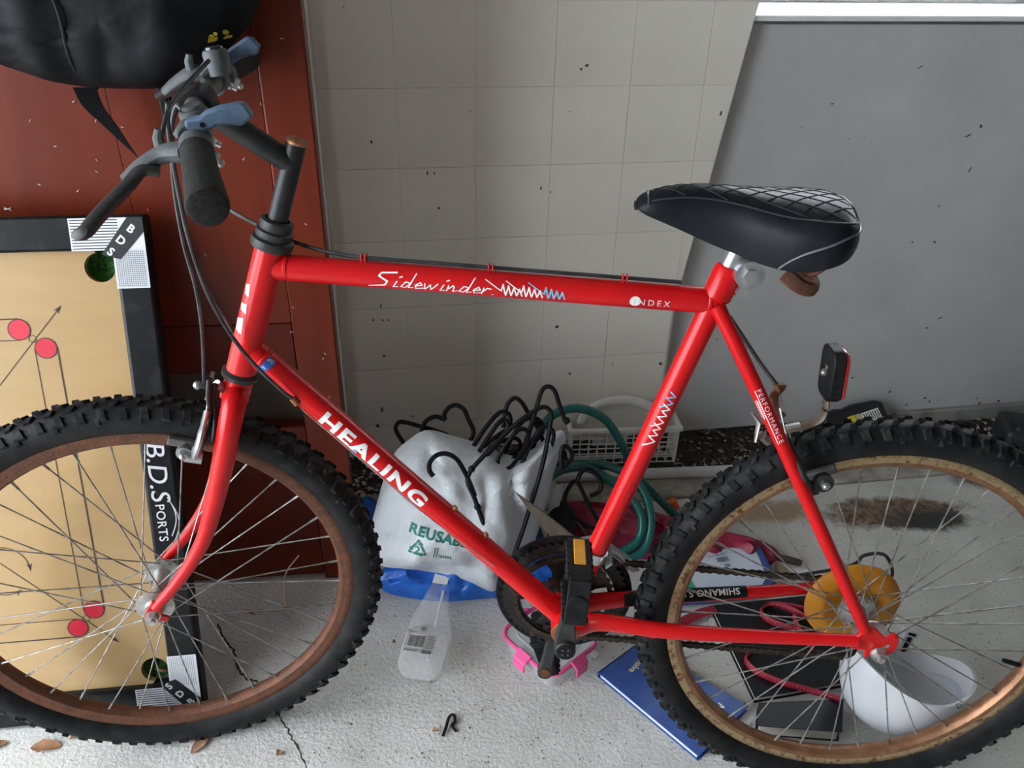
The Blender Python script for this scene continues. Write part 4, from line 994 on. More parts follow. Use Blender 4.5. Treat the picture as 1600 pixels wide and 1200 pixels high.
for a, b_ in ((A1, A2), (A3, A4)):
    m = ((a[0]+b_[0])/2, (a[1]+b_[1])/2); cprint(disc2d(*m, .006, 20, .0050), 'small_ring', INK)
def arrow(tip, tail, w=.0013):
    d = math.hypot(tip[0]-tail[0], tip[1]-tail[1]); ux, uy = (tip[0]-tail[0])/d, (tip[1]-tail[1])/d
    return join2d(cl(tail, tip, w=w), ([tip, (tip[0]-ux*.013-uy*.0045, tip[1]-uy*.013+ux*.0045), (tip[0]-ux*.009, tip[1]-uy*.009), (tip[0]-ux*.013+uy*.0045, tip[1]-uy*.013-ux*.0045)], [(0, 1, 2, 3)]))
cprint(arrow(cuv(95, 478), cuv(-60, 680)), 'arrow', INK); cprint(arrow(cuv(186, 1003), cuv(0, 880)), 'arrow', INK)
# curved arrow left of centre
ac = cuv(5, 893); R1 = .042
pts = [(ac[0]+R1*cos(t), ac[1]+R1*sin(t)) for t in [radians(150-i*8) for i in range(20)]]
cprint(join2d(cl(*pts), arrow(pts[-1], pts[-2])), 'curved_arrow', INK)
pts = [(ac[0]+R1*cos(t), ac[1]+R1*sin(t)) for t in [radians(205+i*7) for i in range(14)]]
cprint(join2d(cl(*pts), arrow(cuv(34, 921), pts[-1])), 'curved_arrow', INK)
# corner stickers of the frame: white, hatched, with three letters on a dark diagonal band
def corner(cv, dv):
    n = .0146
    def q(p, name, m, l): return on_plane(p, CP(0, 0, n), C1, C2, name, m, car, l)
    u0, u1 = uR-.055+.0, uR+fwid-.004; v0 = cv; w = fwid-.004
    # horizontal arm and vertical arm of the L
    h = rect2d(uR-.058, min(v0, v0+dv*w), uR+w, max(v0, v0+dv*w)); vv = rect2d(uR+.0, min(v0, v0-dv*.058), uR+w, max(v0, v0-dv*.058))
    q(h, 'corner_sticker', STK, .0004); q(vv, 'corner_sticker', STK, .0004)
    ln = [rect2d(uR-.056, v0+dv*(.003+.0042*k)-.0007, uR+.012-.0042*k*.0, v0+dv*(.003+.0042*k)+.0007) for k in range(11)]
    q(join2d(*ln), 'sticker_hatching', STKD, .0006)
    ln = [rect2d(uR+.004+.003*k-.0004, min(v0-dv*.056, v0), uR+.004+.003*k+.0004, max(v0-dv*.056, v0)) for k in range(14)]
    if dv > 0: ln += [rect2d(uR+.002, v0-.054+.003*k-.0004, uR+w-.002, v0-.054+.003*k+.0004) for k in range(18)]
    q(join2d(*ln), 'sticker_hatching', mat('grey_sticker_ink', (.25, .26, .28), rough=.5), .0006)
    band = ([(uR-.016, v0-dv*.006), (uR+.010, v0-dv*.014), (uR+w, v0+dv*(w-.022)), (uR+w, v0+dv*w), (uR+w-.022, v0+dv*w)], [(0, 1, 2, 3, 4)])
    q(band, 'sticker_band', STKD, .0009)
    a = radians(-90) if dv > 0 else radians(-35)
    for k, c in enumerate('SDB'):
        t = text2d(c, .017, offset=.0006); a0, a1 = width2d(t); cx, cy = uR-.002+.0165*k, v0+dv*(-.002+.0165*k)
        t = move2d(([(x-(a0+a1)/2, y-.006) for x, y in t[0]], t[1]), cx, cy, radians(-42) if dv > 0 else radians(42)+pi*0); q(t, 'sticker_letter', STK, .0012)
corner(vT, 1); corner(vB, -1)
# lettering down the right rail
tx = text2d('B.D.S', .042, shear=.15, offset=.0001); ty_ = text2d('PORTS', .020, offset=.0002, space=1.1)
a0, a1 = width2d(tx); b0, b1 = width2d(ty_)
bs = cuv(235, 693, .0146); be = cuv(262, 845, .0146); Lb = bs[1]-be[1]
tx = move2d(([((x-a0)*.60*Lb/(a1-a0), y) for x, y in tx[0]], tx[1]), uR+.010, bs[1], -pi/2)
ty_ = move2d(([((x-b0)*.38*Lb/(b1-b0), y) for x, y in ty_[0]], ty_[1]), uR+.014, bs[1]-.62*Lb, -pi/2)
sw_ = [(uR+.034+.010*sin(t), bs[1]-.55*Lb-.4*Lb*k/10) for k, t in [(i, pi*i/10) for i in range(11)]]
on_plane(join2d(tx, ty_, cl(*sw_, w=.0016), cl(*[(x+.004, y-.008) for x, y in sw_], w=.0011)), CP(0, 0, .0146), C1, C2, 'lettering', STK, car, .0006)

# ================================================================== BLACK BAG hanging on the headboard
BAGM = mat('black_nylon', (.003, .0035, .005), (.008, .009, .011), 14, spec=.18, rough=.55, bump=.25, bscale=30, bdist=.006)
bag_n = .014
pb_ = HP(0, .075, 0)
def bagp(px, py): q = onplane(px, py, HP(0, .075, 0), HN)-HP(0, .075, 0); return q.dot(HE), q.z
ol = [bagp(*p) for p in ((-110, 10), (-60, 70), (0, 104), (55, 124), (120, 138), (200, 142), (262, 138), (320, 108), (362, 70), (398, 20), (410, -60), (380, -170), (150, -240), (-70, -160))]
ol = [(x, min(z, 1.40)) for x, z in ol]
bag = root('holdall_bag', HP(-.35, .05, 1.03), 'black nylon bag with trailing strap hanging on the headboard', 'bag')
bmb = pillow(ol, HP(0, .062, 0), HE, UP, .062, .045, amp=.022, freq=11, edge=.42)
part(bmb, 'bag_body', BAGM, bag, sharp=180)
part(MB().tube(spline([HP(*q) for q in ((bagp(40, -60)[0], .125, 1.20), (bagp(110, 0)[0], .132, 1.12), (bagp(128, 80)[0], .120, 1.04), (bagp(150, 140)[0], .07, bagp(150, 140)[1]))], 6), .0022, 6), 'seam', mat('bag_seam', (.005, .005, .007), rough=.7), bag)
# hanging webbing strap
sp_ = [bagp(130, 138), bagp(140, 170), bagp(165, 205), bagp(185, 235), bagp(200, 258)]; ws = (.030, .028, .020, .012, .006)
mb = MB()
P = spline([HP(x, .070-.010*i, z) for i, (x, z) in enumerate(sp_)], 6)
for i, p in enumerate(P):
    f = i/(len(P)-1)*4; k = min(3, int(f)); w = ws[k]+(ws[k+1]-ws[k])*(f-k)
    for a, b_ in ((-1, -.001), (1, -.001), (1, .001), (-1, .001)): mb.v.append(p+HE*(a*w/2)+HN*(b_+a*.006*(i/len(P))))
for i in range(len(P)-1):
    for k in range(4): mb.f.append((i*4+k, i*4+(k+1) % 4, i*4+4+(k+1) % 4, i*4+4+k))
part(mb, 'strap', mat('black_webbing', (.003, .0035, .004), spec=.08, rough=.8, bump=.3, bscale=300), bag)
q = HP(*(lambda a: (a[0], .060, a[1]))(bagp(250, 150)))
part(MB().box(q, (.012, .010, .07), (HE, HN, UP)).box(q+HE*.008+UP*-.004, (.005, .007, .06), (HE, HN, UP)), 'buckle', BLK, bag, bevel=.003)
# small yellow emblem on its right end
YEL = mat('yellow_print', (.62, .52, .03), rough=.5)
bvh = BVHTree.FromPolygons(bmb.v, bmb.f)   # bag body, in the bag's own coordinates
em = join2d(([(-.014, -.003), (.012, .000), (.014, .0035), (-.012, .0035)], [(0, 1, 2, 3)]), disc2d(.009, .009, .0035, 12), disc2d(-.003, .008, .0025, 12), ([(-.012, .0045), (-.004, .0045), (-.008, .008)], [(0, 1, 2)]))
ex, ez = bagp(350, 62); mb = MB(); vs = []
for x, y in em[0]:
    o = HP(ex+x, .3, ez+y+.004)-bag.location; h = bvh.ray_cast(o, -HN)[0]
    vs.append((h if h else o+(-HN)*.235)+HN*.005)
mb.add(vs, em[1]).build('emblem', YEL, bag)

# ================================================================== BAGS ON THE FLOOR
PLW = mat('white_plastic_film', (.66, .69, .72), (.56, .59, .62), 8, rough=.38, bump=.7, bscale=28, bdist=.008)
PLW.node_tree.nodes['Principled BSDF'].inputs['Subsurface Weight'].default_value = .0
PLB = mat('blue_plastic_film', (.012, .10, .48), (.02, .16, .62), 12, rough=.25, bump=.5, bscale=34, bdist=.008)
bt = radians(26); BE1 = V((cos(radians(8)), sin(radians(8)), 0)); BE2 = V((-sin(radians(8))*sin(bt), cos(radians(8))*sin(bt), cos(bt))); BNn = BE1.cross(BE2)
BO = V((-.66, .375, .03))
def bgp(px, py, n=.0): q = onplane(px, py, BO+BNn*n, BNn)-BO; return q.dot(BE1), q.dot(BE2)
ol = [bgp(*p) for p in ((592, 882), (578, 840), (592, 775), (612, 715), (640, 686), (668, 672), (705, 680), (752, 694), (800, 712), (835, 700), (874, 672), (884, 690), (868, 730), (850, 800), (822, 880), (790, 905), (772, 925), (720, 905), (650, 890))]
wb = root('plastic_bag', BO-V((0, 0, .03)), 'crumpled white plastic carrier bag with green print, full of hangers', 'bag')
wmb = pillow(ol, BO, BE1, BE2,   .070, .05, rings=16, amp=.055, freq=11, n=152, edge=.45, seed=4)
wbo = part(wmb, 'bag_film', PLW, wb, sharp=60)
wbv = BVHTree.FromPolygons(wmb.v, wmb.f)
def bagprint(p, px, py, ang, name, m):
    u, v = bgp(px, py, .07); p = move2d(p, u, v, ang); p = cut2d(p, .004); vs = []
    for x, y in p[0]:
        o = BO+BE1*x+BE2*y+BNn*.3-wb.location; h = wbv.ray_cast(o, -BNn)[0]
        vs.append((h if h else o-BNn*.23)+BNn*.0012)
    MB().add(vs, p[1]).build(name, m, wbo)
GPR = mat('green_bag_print', (.01, .19, .14), rough=.5)
tx = text2d('REUSABLE', .028, offset=.0008, space=1.05); bagprint(tx, 638, 826, radians(-17), 'lettering', GPR)
tri = []
for k in range(3):
    a = radians(90+120*k); b_ = radians(90+120*(k+1)); P0 = (cos(a)*.019, sin(a)*.019); P1 = (cos(b_)*.019, sin(b_)*.019)
    l = lambda t: (P0[0]+(P1[0]-P0[0])*t, P0[1]+(P1[1]-P0[1])*t)
    tri += [ribbon2d([l(.02), l(.16)], .0042), ribbon2d([l(.30), l(.72)], .0042)]
    dx, dy = (P1[0]-P0[0]), (P1[1]-P0[1]); L = math.hypot(dx, dy); ux, uy = dx/L, dy/L; t = l(.92); s_ = l(.70)
    tri.append(([t, (s_[0]-uy*.005, s_[1]+ux*.005), (s_[0]+uy*.005, s_[1]-ux*.005)], [(0, 1, 2)]))
t2 = text2d('2', .020, offset=.0006); tri.append(([(x-.0055, y-.008) for x, y in t2[0]], t2[1]))
bagprint(join2d(*tri), 653, 852, radians(-10), 'recycling_mark', GPR)
bagprint(join2d(rect2d(0, -.012, .0022, .014), rect2d(.005, -.012, .0072, .014), ribbon2d([(.010, -.006), (.014, -.012)], .002), *[rect2d(.014+.0045*k, -.012, .0165+.0045*k, -.005) for k in range(5)]), 678, 858, radians(-10), 'print_mark', GPR)
bagprint(join2d(*[rect2d(.0045*k, 0, .0045*k+.003, .0016) for k in range(14)], *[rect2d(.012+.0045*k, -.007, .0045*k+.015, -.0054) for k in range(12)]), 636, 890, radians(-12), 'small_print', mat('grey_small_print', (.25, .32, .32), rough=.6))
# blue bag under and behind it
O2 = V((-.665, .40, .032))
E2b = V((0, sin(radians(60)), cos(radians(60)))); E1b = V((1, .05, 0)).normalized(); N2b = E1b.cross(E2b)
def b2(px, py): q = onplane(px, py, O2, N2b)-O2; return q.dot(E1b), q.dot(E2b)
ol = [b2(*p) for p in ((594, 888), (592, 905), (606, 922), (650, 934), (700, 940), (760, 938), (810, 934), (865, 924), (915, 900), (925, 868), (880, 850), (800, 842), (700, 850), (630, 870))]
bb_ = root('plastic_bag', O2-V((0, 0, .032)), 'glossy blue plastic bag squashed flat under the white carrier bag', 'bag')
part(pillow(ol, O2, E1b, E2b, .035, .018, rings=10, amp=.03, freq=22, n=108, edge=.5, seed=11), 'bag_film', PLB, bb_, sharp=40)
O3 = fl(572, 812, .04)
b3 = root('plastic_bag', V((O3.x, O3.y, 0)), 'small blue plastic bag behind the front tyre, left of the white bag', 'bag')
part(pillow([(-.03, -.035), (.025, -.035), (.032, 0), (.022, .04), (-.004, .052), (-.03, .035)], O3, V((1, 0, 0)), V((0, .25, 1)), .03, .03, amp=.012, freq=30, seed=3), 'bag_film', PLB, b3, sharp=50)

# ================================================================== CLOTHES HANGERS
HGM = mat('black_hanger_plastic', (.006, .006, .007), (.011, .011, .012), 40, rough=.42, spec=.2)
HG = 'black clothes hangers heaped on the white bag'
def hpx(pts, n): return [onplane(x, y, BO+BNn*n, BNn) for x, y in pts]
def own_hanger(label, n, hook, loop, closed=True, r=.0046, notch=None):
    """a hanger whose bends differ from its neighbours: hook and shoulder loop drawn in the plane n metres in front of the bag's middle"""
    H_, L_ = spline(hpx(hook, n), 5) if hook else None, spline(hpx(loop, n), 5, closed)
    c = L_[0]; o = root('clothes_hanger', c, label, 'hanger', HG)
    part(MB().tube(L_, r, 8, closed=closed), 'shoulder_loop', HGM, o)
    if H_: part(MB().tube(H_, r*1.05, 8), 'hook', HGM, o)
    if notch:
        for p in hpx(notch, n): part(MB().ball(p, r*1.55, 8, 6), 'strap_notch', HGM, o)
own_hanger('black hanger with its hook hanging over the front of the white bag', .105,
    [(742, 775), (733, 752), (722, 730), (712, 716), (698, 709), (683, 711), (672, 722), (671, 735), (677, 744)],
    [(731, 745), (760, 708), (800, 668), (835, 642), (850, 636), (860, 643), (860, 662), (848, 725), (826, 800), (803, 868), (792, 890), (780, 878), (760, 830), (742, 780)], notch=[(737, 733), (746, 792)])
own_hanger('tallest black hanger, its narrow corner highest above the pile', .03, None,
    [(806, 735), (822, 690), (836, 645), (846, 612), (856, 604), (866, 610), (874, 632), (882, 655), (887, 662)], False, notch=[(886, 657)])
own_hanger('black hanger whose rounded corner rises left of the tallest one', -.01, None,
    [(786, 668), (789, 645), (794, 630), (805, 622), (816, 630), (828, 650), (842, 672), (850, 700), (845, 735)], False)
own_hanger('black hanger leaning left with nested corner beside the heart-shaped pair of hooks', .02, None,
    [(738, 700), (756, 672), (772, 652), (784, 643), (795, 647), (797, 661), (786, 680), (764, 704), (750, 716)], False)
own_hanger('black hanger under the left-leaning one, corner slightly lower', .045, None,
    [(748, 706), (764, 682), (780, 660), (790, 656), (793, 668), (780, 690), (758, 714)], False)
own_hanger('black hanger with the right hook of the heart-shaped pair', -.02, [(696, 656), (694, 648), (701, 637), (713, 633), (725, 640), (732, 656), (740, 674), (735, 688), (724, 694)],
    [(724, 694), (690, 706), (660, 720), (664, 730), (760, 735), (790, 728), (786, 716), (750, 702)])
own_hanger('black hanger with the left hook of the heart-shaped pair', -.03, [(696, 656), (681, 651), (668, 656), (661, 665), (659, 673), (663, 684), (672, 694)],
    [(672, 694), (645, 708), (622, 722), (626, 732), (700, 734), (730, 730), (726, 720), (700, 706)])
own_hanger('leftmost black hanger, its corner poking out behind the white bag', -.045, None,
    [(648, 716), (634, 697), (622, 679), (618, 669), (623, 660), (634, 660), (656, 666), (677, 672), (700, 680)], False)
own_hanger('black hanger curled at the right end of the white bag beside the hose', .06, None,
    [(877, 728), (877, 706), (882, 697), (890, 702), (894, 712), (889, 722), (880, 730)], True)
own_hanger('black hanger lying inside the coil of green hose, hook to the right', .02, [(902, 752), (908, 738), (920, 733), (931, 740), (939, 755), (936, 768), (922, 775)],
    [(900, 752), (918, 785), (936, 818), (932, 826), (905, 815), (885, 790), (884, 772)])
for k, (a_, b_, n_, lab) in enumerate((((770, 712), (846, 660), .012, 'black hanger in the thick of the pile, lying flattest'), ((800, 726), (834, 655), -.004, 'black hanger in the thick of the pile, standing steepest'), ((790, 720), (822, 672), .055, 'black hanger in the thick of the pile, nearest the camera'), ((830, 730), (858, 668), .05, 'black hanger in the pile just left of the white bag corner'), ((762, 716), (812, 690), -.022, 'black hanger at the bottom of the pile behind the bag edge'))):
    ax_, ay_ = a_; bx_, by_ = b_; ux, uy = bx_-ax_, by_-ay_; px_, py_ = -uy*.22, ux*.22
    own_hanger(lab, n_, None, [(ax_+px_, ay_+py_), (ax_+ux*.8+px_*.9, ay_+uy*.8+py_*.9), (bx_, by_), (ax_+ux*.8-px_*.9, ay_+uy*.8-py_*.9), (ax_-px_, ay_-py_), (ax_-ux*.25, ay_-uy*.25)], True, .0043)

# ================================================================== WHITE BASKET by the wall
WHP = mat('white_plastic', (.80, .79, .75), (.72, .71, .67), 20, rough=.4)
bk0, bk1 = fl(890, 727, .004), fl(1052, 722, .004); bd = (bk1-bk0); bW = bd.length; bd.normalize(); bn_ = V((-bd.y, bd.x, 0))
bkH = .105; bkD = .060
def KP(a, b_, z): return bk0+bd*a+bn_*b_+UP*z
bas = root('basket', KP(bW/2, bkD/2, 0), 'white plastic mesh basket with arched handle against the wall', 'basket')
part(MB().box(KP(bW/2, -.003, bkH), (bW+.02, .010, .012), (bd, bn_, UP)).box(KP(bW/2, bkD+.003, bkH), (bW+.02, .010, .012), (bd, bn_, UP)).box(KP(-.004, bkD/2, bkH), (.010, bkD, .012), (bd, bn_, UP)).box(KP(bW+.004, bkD/2, bkH), (.010, bkD, .012), (bd, bn_, UP)), 'rim', WHP, bas, bevel=.002)
mb = MB()
for k in range(13): mb.tube([KP(bW*k/12, 0, .002), KP(bW*k/12, -.002, bkH)], .0019 if k % 12 else .004, 6)
for j in range(7):
    z = .004+bkH*j/7; mb.tube([KP(0, bkD, z), KP(0, -.0005, z), KP(bW, -.0005, z), KP(bW, bkD, z)], .0016, 6)
for k in range(1, 6):
    for a in (0, bW): mb.tube([KP(a, bkD*k/6, .002), KP(a, bkD*k/6, bkH)], .0019, 6)
part(mb, 'mesh_sides', WHP, bas); bas.children[-1]['kind'] = 'stuff'
part(MB().tube([KP(0, bkD*.5, .003), KP(bW, bkD*.5, .003)], .003, 8), 'base_rib', WHP, bas)
part(MB().box(KP(bW*.42, bkD+.004, .058), (bW*.34, .004, .09), (bd, bn_, UP)), 'back_plate', WHP, bas)
for k in (0, 1): part(MB().tube([KP(bW*k, bkD, .002), KP(bW*k, bkD+.002, bkH)], .004, 8), 'corner_post', WHP, bas)
pts = [KP(bW*(.5+.355*cos(t))-.01, bkD*.5, bkH+.068*sin(t)) for t in [radians(178-i*176/24) for i in range(25)]]
part(MB().tube(pts, .013, 12, flat=.38, up=(0, 0, 1)), 'handle', WHP, bas)

# ================================================================== GREEN HOSE
HOSEM = mat('green_hose', (.005, .085, .075), (.010, .15, .13), 260, rough=.32, coat=.3)
hs = root('garden_hose', vy(930, 840, .52), 'coiled green garden hose leaning between the bags and the wall', 'hose')
def hz(pts): return [vy(x, y, Y) for x, y, Y in pts]
path = hz([(846, 668, .60), (868, 646, .62), (905, 638, .64), (945, 655, .66), (972, 695, .66), (990, 735, .67), (1012, 762, .66), (1040, 790, .64), (1056, 806, .63)])
part(MB().tube(spline(path, 8), .0098, 12), 'hose_end_run', HOSEM, hs)
coil = [(962, 868, .47), (996, 845, .49), (1003, 810, .52), (985, 778, .56), (955, 752, .60), (915, 731, .63), (870, 738, .61), (842, 770, .57), (836, 815, .52), (850, 850, .48), (890, 872, .46), (930, 880, .45), (965, 878, .46), (1005, 860, .48), (1017, 815, .52), (1006, 770, .57), (975, 738, .61), (925, 724, .64), (872, 736, .63), (836, 768, .59), (829, 815, .54), (842, 848, .50), (885, 866, .48)]
part(MB().tube(spline(hz(coil), 7), .0098, 12), 'hose_coil', HOSEM, hs)
a, b_ = vy(1036, 778, .655), vy(1052, 790, .66)
part(MB().tube([vy(1020, 760, .65), a], .0022, 8), 'trigger_wire', STEEL, hs)
c1, c2 = vy(1050, 782, .655), vy(1057, 802, .65)
part(MB().tube([c1, c1+(c2-c1)*.5, c2], [.010, .012, .010], 12), 'hose_connector', mat('orange_plastic', (.75, .13, .03), rough=.4), hs)

# ================================================================== ALUMINIUM POLE
POLM = mat('white_ribbed_aluminium', (.66, .67, .68), (.58, .59, .6), 30, rough=.32, metal=.25)
q0, q1 = fl(868, 746, .018), fl(1200, 733, .018)
dv = (q1-q0).normalized(); mb = MB(); n = 28; prof_ = []
pole = root('curtain_pole', V((q0.x, q0.y, 0)), 'white ribbed aluminium pole lying along the floor in front of the basket', 'pole')
for i, q in enumerate((q0, q1)):
    for k in range(n):
        t = 2*pi*k/n; r = .0135-(.0011 if k % 2 else 0); mb.v.append(q+dv.cross(UP)*(cos(t)*r)+UP*(sin(t)*r))
for k in range(n): mb.f.append((k, (k+1) % n, n+(k+1) % n, n+k))
mb.f += [tuple(range(n)), tuple(range(2*n-1, n-1, -1))]
part(mb, 'rod', POLM, pole, sharp=50)
part(MB().tube([q1-dv*.004, q1+dv*.008], .0148, 20), 'end_cap', WHP, pole)

# ================================================================== MAROON CLOTH, WOODEN STAKE, TOOLS
MAR = mat('maroon_nylon', (.36, .025, .07), (.27, .017, .05), 14, rough=.45, bump=.3, bscale=24, bdist=.006)
mo = fl(1040, 832, .03)
MC2 = V((.0, cos(radians(35)), sin(radians(35)))); MC1 = V((1, 0, 0)); MCN = MC1.cross(MC2)
def mpx(px, py): q = onplane(px, py, mo, MCN)-mo; return q.dot(MC1), q.dot(MC2)
ol = [mpx(*p) for p in ((884, 786), (930, 784), (985, 790), (1045, 806), (1110, 826), (1180, 842), (1215, 860), (1216, 884), (1150, 892), (1080, 884), (1000, 876), (925, 862), (888, 830))]
mr = root('folded_umbrella', V((mo.x, mo.y, 0)), 'folded maroon nylon umbrella on the floor behind the rear tyre', 'umbrella')
part(pillow(ol, mo, MC1, MC2, .028, .022, rings=10, amp=.045, freq=19, n=104, edge=.6, seed=21), 'fabric', MAR, mr, sharp=60)
STM = mat('weathered_wood', (.27, .23, .17), (.20, .165, .12), 6, rough=.75, stretch=(8, 8, 1.2))
a, b_ = vy(806, 770, .36), vy(880, 842, .40); e = vy(935, 895, .43)
d = (e-a).normalized(); w = d.cross(V((.2, -1, .35)).normalized()).normalized(); L = (e-a).length
tag(MB().prism([a, a+d*L*.25+w*.010, a+d*L*.6+w*.019, a+d*L+w*.02, a+d*L-w*.02, a+d*L*.6-w*.019, a+d*L*.25-w*.010], d.cross(w), .006).build('wooden_stake', STM, bevel=.001), 'weathered grey wooden stake with pointed tip behind the chainring', 'stake')
# dark rods
for (a, b_, lab) in (((888, 794, .47), (918, 836, .42), 'thin black metal rod lying inside the hose coil, lower one'),):
    P0, P1 = vy(*a), vy(*b_); r_ = MB().tube([P0, P0+(P1-P0)*.5, P1], [.0042, .004, .004], 8).ball(P0, .005)
    tag(r_.build('metal_rod', HGM), lab, 'rod')
# dark cloth in the shadow of the coil
dc = vy(880, 815, .50)
tag(pillow([(-.03, -.035), (.012, -.04), (.026, -.01), (.02, .03), (-.012, .045), (-.035, .02)], dc, V((1, 0, 0)), V((0, .5, .86)), .02, .015, amp=.015, freq=25, seed=5).build('dark_cloth', mat('black_cloth', (.012, .012, .014), (.02, .02, .022), 30, rough=.9), sharp=180), 'crumpled black cloth in the shadow inside the hose coil', 'cloth')
# white paper behind the coil
p0 = [vy(x, y, .50) for x, y in ((852, 812), (868, 760), (881, 757), (872, 800), (862, 830))]
tag(MB().prism(p0, (0, 1, .3), .0015).build('folded_paper', PLW), 'folded white paper standing inside the left of the hose coil', 'paper')
tag(MB().prism([fl(x, y, .10) for x, y in ((955, 862), (985, 880), (975, 884), (950, 868))], (0, 0, 1), .002).build('blue_tag', PLB), 'small bright blue plastic tag beside the seat tube', 'tag') if False else None

# ================================================================== SPRAY BOTTLE
CLR = mat('clear_plastic', (.93, .95, .95), rough=.12, trans=.0, alpha=.22, ior=1.3, spec=.6)
MILK = mat('milky_plastic', (.86, .89, .88), rough=.3, alpha=.93)
sb0, sb1 = fl(655, 1040, .034), fl(700, 893, .034); sbd = (sb1-sb0).normalized(); sbx = V((sbd.y, -sbd.x, 0)).normalized(); SL = (sb1-sb0).length
bot = root('spray_bottle', V((sb0.x, sb0.y, 0)), 'clear plastic spray bottle with white trigger lying on the floor', 'bottle')
def oval_loft(st, m=28):
    mb = MB()
    for (s_, w, h, dx, dz) in st:
        for k in range(m):
            t = 2*pi*k/m; cx_, sy_ = cos(t), sin(t); cx_ = math.copysign(abs(cx_)**.75, cx_); sy_ = math.copysign(abs(sy_)**.75, sy_)
            mb.v.append(sb0+sbd*(s_*SL)+sbx*(w*cx_+dx)+UP*(h*sy_+dz))
    for i in range(len(st)-1):
        for k in range(m): mb.f.append((i*m+k, i*m+(k+1) % m, (i+1)*m+(k+1) % m, (i+1)*m+k))
    mb.f.append(tuple(reversed(range(m)))); mb.f.append(tuple((len(st)-1)*m+k for k in range(m)))
    return mb
part(oval_loft([(-.06, .026, .018, 0, 0), (-.05, .034, .027, 0, 0), (0, .040, .032, 0, 0), (.15, .041, .032, 0, 0), (.34, .041, .031, 0, 0), (.46, .036, .029, -.003, 0), (.58, .026, .025, -.006, 0), (.75, .021, .021, -.005, 0), (.90, .016, .016, -.002, 0), (.97, .012, .012, 0, 0)]), 'bottle_body', CLR, bot, sharp=60)
def bl_(p, name, m, lift): return on_plane(p, sb0+UP*(.0325+lift), sbx, sbd, name, m, bot, .0)
LABM = mat('pale_label', (.62, .61, .62), (.5, .5, .51), 60, rough=.5, alpha=.85)
bl_(([(-.031, .002), (.030, .002), (.032, .052), (.018, .063), (0, .067), (-.018, .063), (-.030, .052)], [(0, 1, 2, 3, 4, 5, 6)]), 'label', LABM, .0004)
bl_(rect2d(-.027, .010, .004, .042), 'barcode_panel', WHT, .0010)
bl_(join2d(*[rect2d(-.025+.0018*k, .013, -.025+.0018*k+.0006+.0007*hsh(k, 5), .039) for k in range(16)]), 'barcode', STKD, .0014)
bl_(join2d(rect2d(-.028, .0035, -.004, .006), disc2d(-.004, .056, .007, 24, .006), disc2d(-.004, .056, .004), *[rect2d(.008, .012+.004*k, .026-.004*hsh(k, 1), .0135+.004*k) for k in range(8)], rect2d(.004, -.0, .022, .008), rect2d(-.030, .046, -.014, .0475)), 'label_print', mat('grey_label_ink', (.16, .16, .17), rough=.6), .0014)
hd = sb0+sbd*(SL*.97)
part(MB().tube([hd-sbd*.004, hd+sbd*.022], .0155, 20), 'screw_collar', MILK, bot)
h2 = hd+sbd*.024+UP*.004
part(MB().prism([h2+sbx*a+sbd*b_ for a, b_ in ((-.013, 0), (.013, 0), (.016, .020), (.028, .030), (.030, .040), (.022, .046), (-.012, .048), (-.022, .040), (-.020, .020))], UP, .018), 'trigger_head', MILK, bot, bevel=.003)
part(MB().tube(spline([h2+sbx*.018+sbd*.020+UP*.008, h2+sbx*.030+sbd*.006+UP*.007, h2+sbx*.030+sbd*-.020+UP*.006, h2+sbx*.026+sbd*-.034+UP*.006], 5), .0055, 10, flat=.7), 'trigger', MILK, bot)
part(MB().tube([hd, sb0+sbd*SL*.06+sbx*.012], .0026, 8), 'dip_tube', MILK, bot)
part(MB().box(hd-sbd*.030+UP*.022+sbx*-.004, (.030, .040, .001), (sbx, sbd, UP)), 'neck_sticker', WHT, bot)

# ================================================================== CLIP-LID CONTAINER
PNK = mat('pink_plastic', (.80, .10, .30), (.74, .08, .26), 20, rough=.38)
CLID = mat('clear_lid_plastic', (.70, .72, .73), rough=.18, alpha=.38, spec=.6)
k1, k2, k3 = fl(781, 985, .045), fl(858, 1068, .045), fl(938, 1006, .045)
ex_ = (k3-k2); ey_ = (k1-k2); kc = k2+ex_*.5+ey_*.5; ex_.normalize(); ey_ = (ey_-ex_*ey_.dot(ex_)).normalized(); hx, hy = (k3-k2).length/2, (k1-k2).dot(ey_)/2
con = root('food_container', V((kc.x, kc.y, 0)), 'small clear food container with pink seal and clips under the crank', 'container')
def rrect(hx, hy, r, z, n=7):
    out = []
    for sx, sy, a0 in ((1, 1, 0), (-1, 1, pi/2), (-1, -1, pi), (1, -1, 3*pi/2)):
        for k in range(n): t = a0+pi/2*k/(n-1); out.append(kc*1+ex_*(sx*(hx-r)+r*cos(t))+ey_*(sy*(hy-r)+r*sin(t))+UP*(z-kc.z))
    return out
mb = MB(); rows = [rrect(hx-.016, hy-.016, .02, .001), rrect(hx-.010, hy-.010, .022, .004), rrect(hx-.004, hy-.004, .024, .038)]
for r_ in rows: mb.v += r_
m = len(rows[0])
for i in range(2):
    for k in range(m): mb.f.append((i*m+k, i*m+(k+1) % m, (i+1)*m+(k+1) % m, (i+1)*m+k))
mb.f.append(tuple(range(m))); part(mb, 'tub', CLID, con)
part(MB().tube(rrect(hx-.003, hy-.003, .024, .0445), .0042, 8, closed=True), 'seal', PNK, con)
part(MB().prism(rrect(hx-.008, hy-.008, .022, .043), UP, .004), 'lid', CLID, con, bevel=.001)
part(MB().tube(rrect(hx-.022, hy-.022, .018, .047), .0022, 6, closed=True), 'lid_ridge', CLID, con)
part(MB().prism([kc+ex_*a+ey_*b_+UP*.0035 for a, b_ in ((.010, -.045), (.040, -.030), (.045, .0), (.02, .01), (.0, -.02))], UP, .0005), 'lid_sticker', WHT, con)
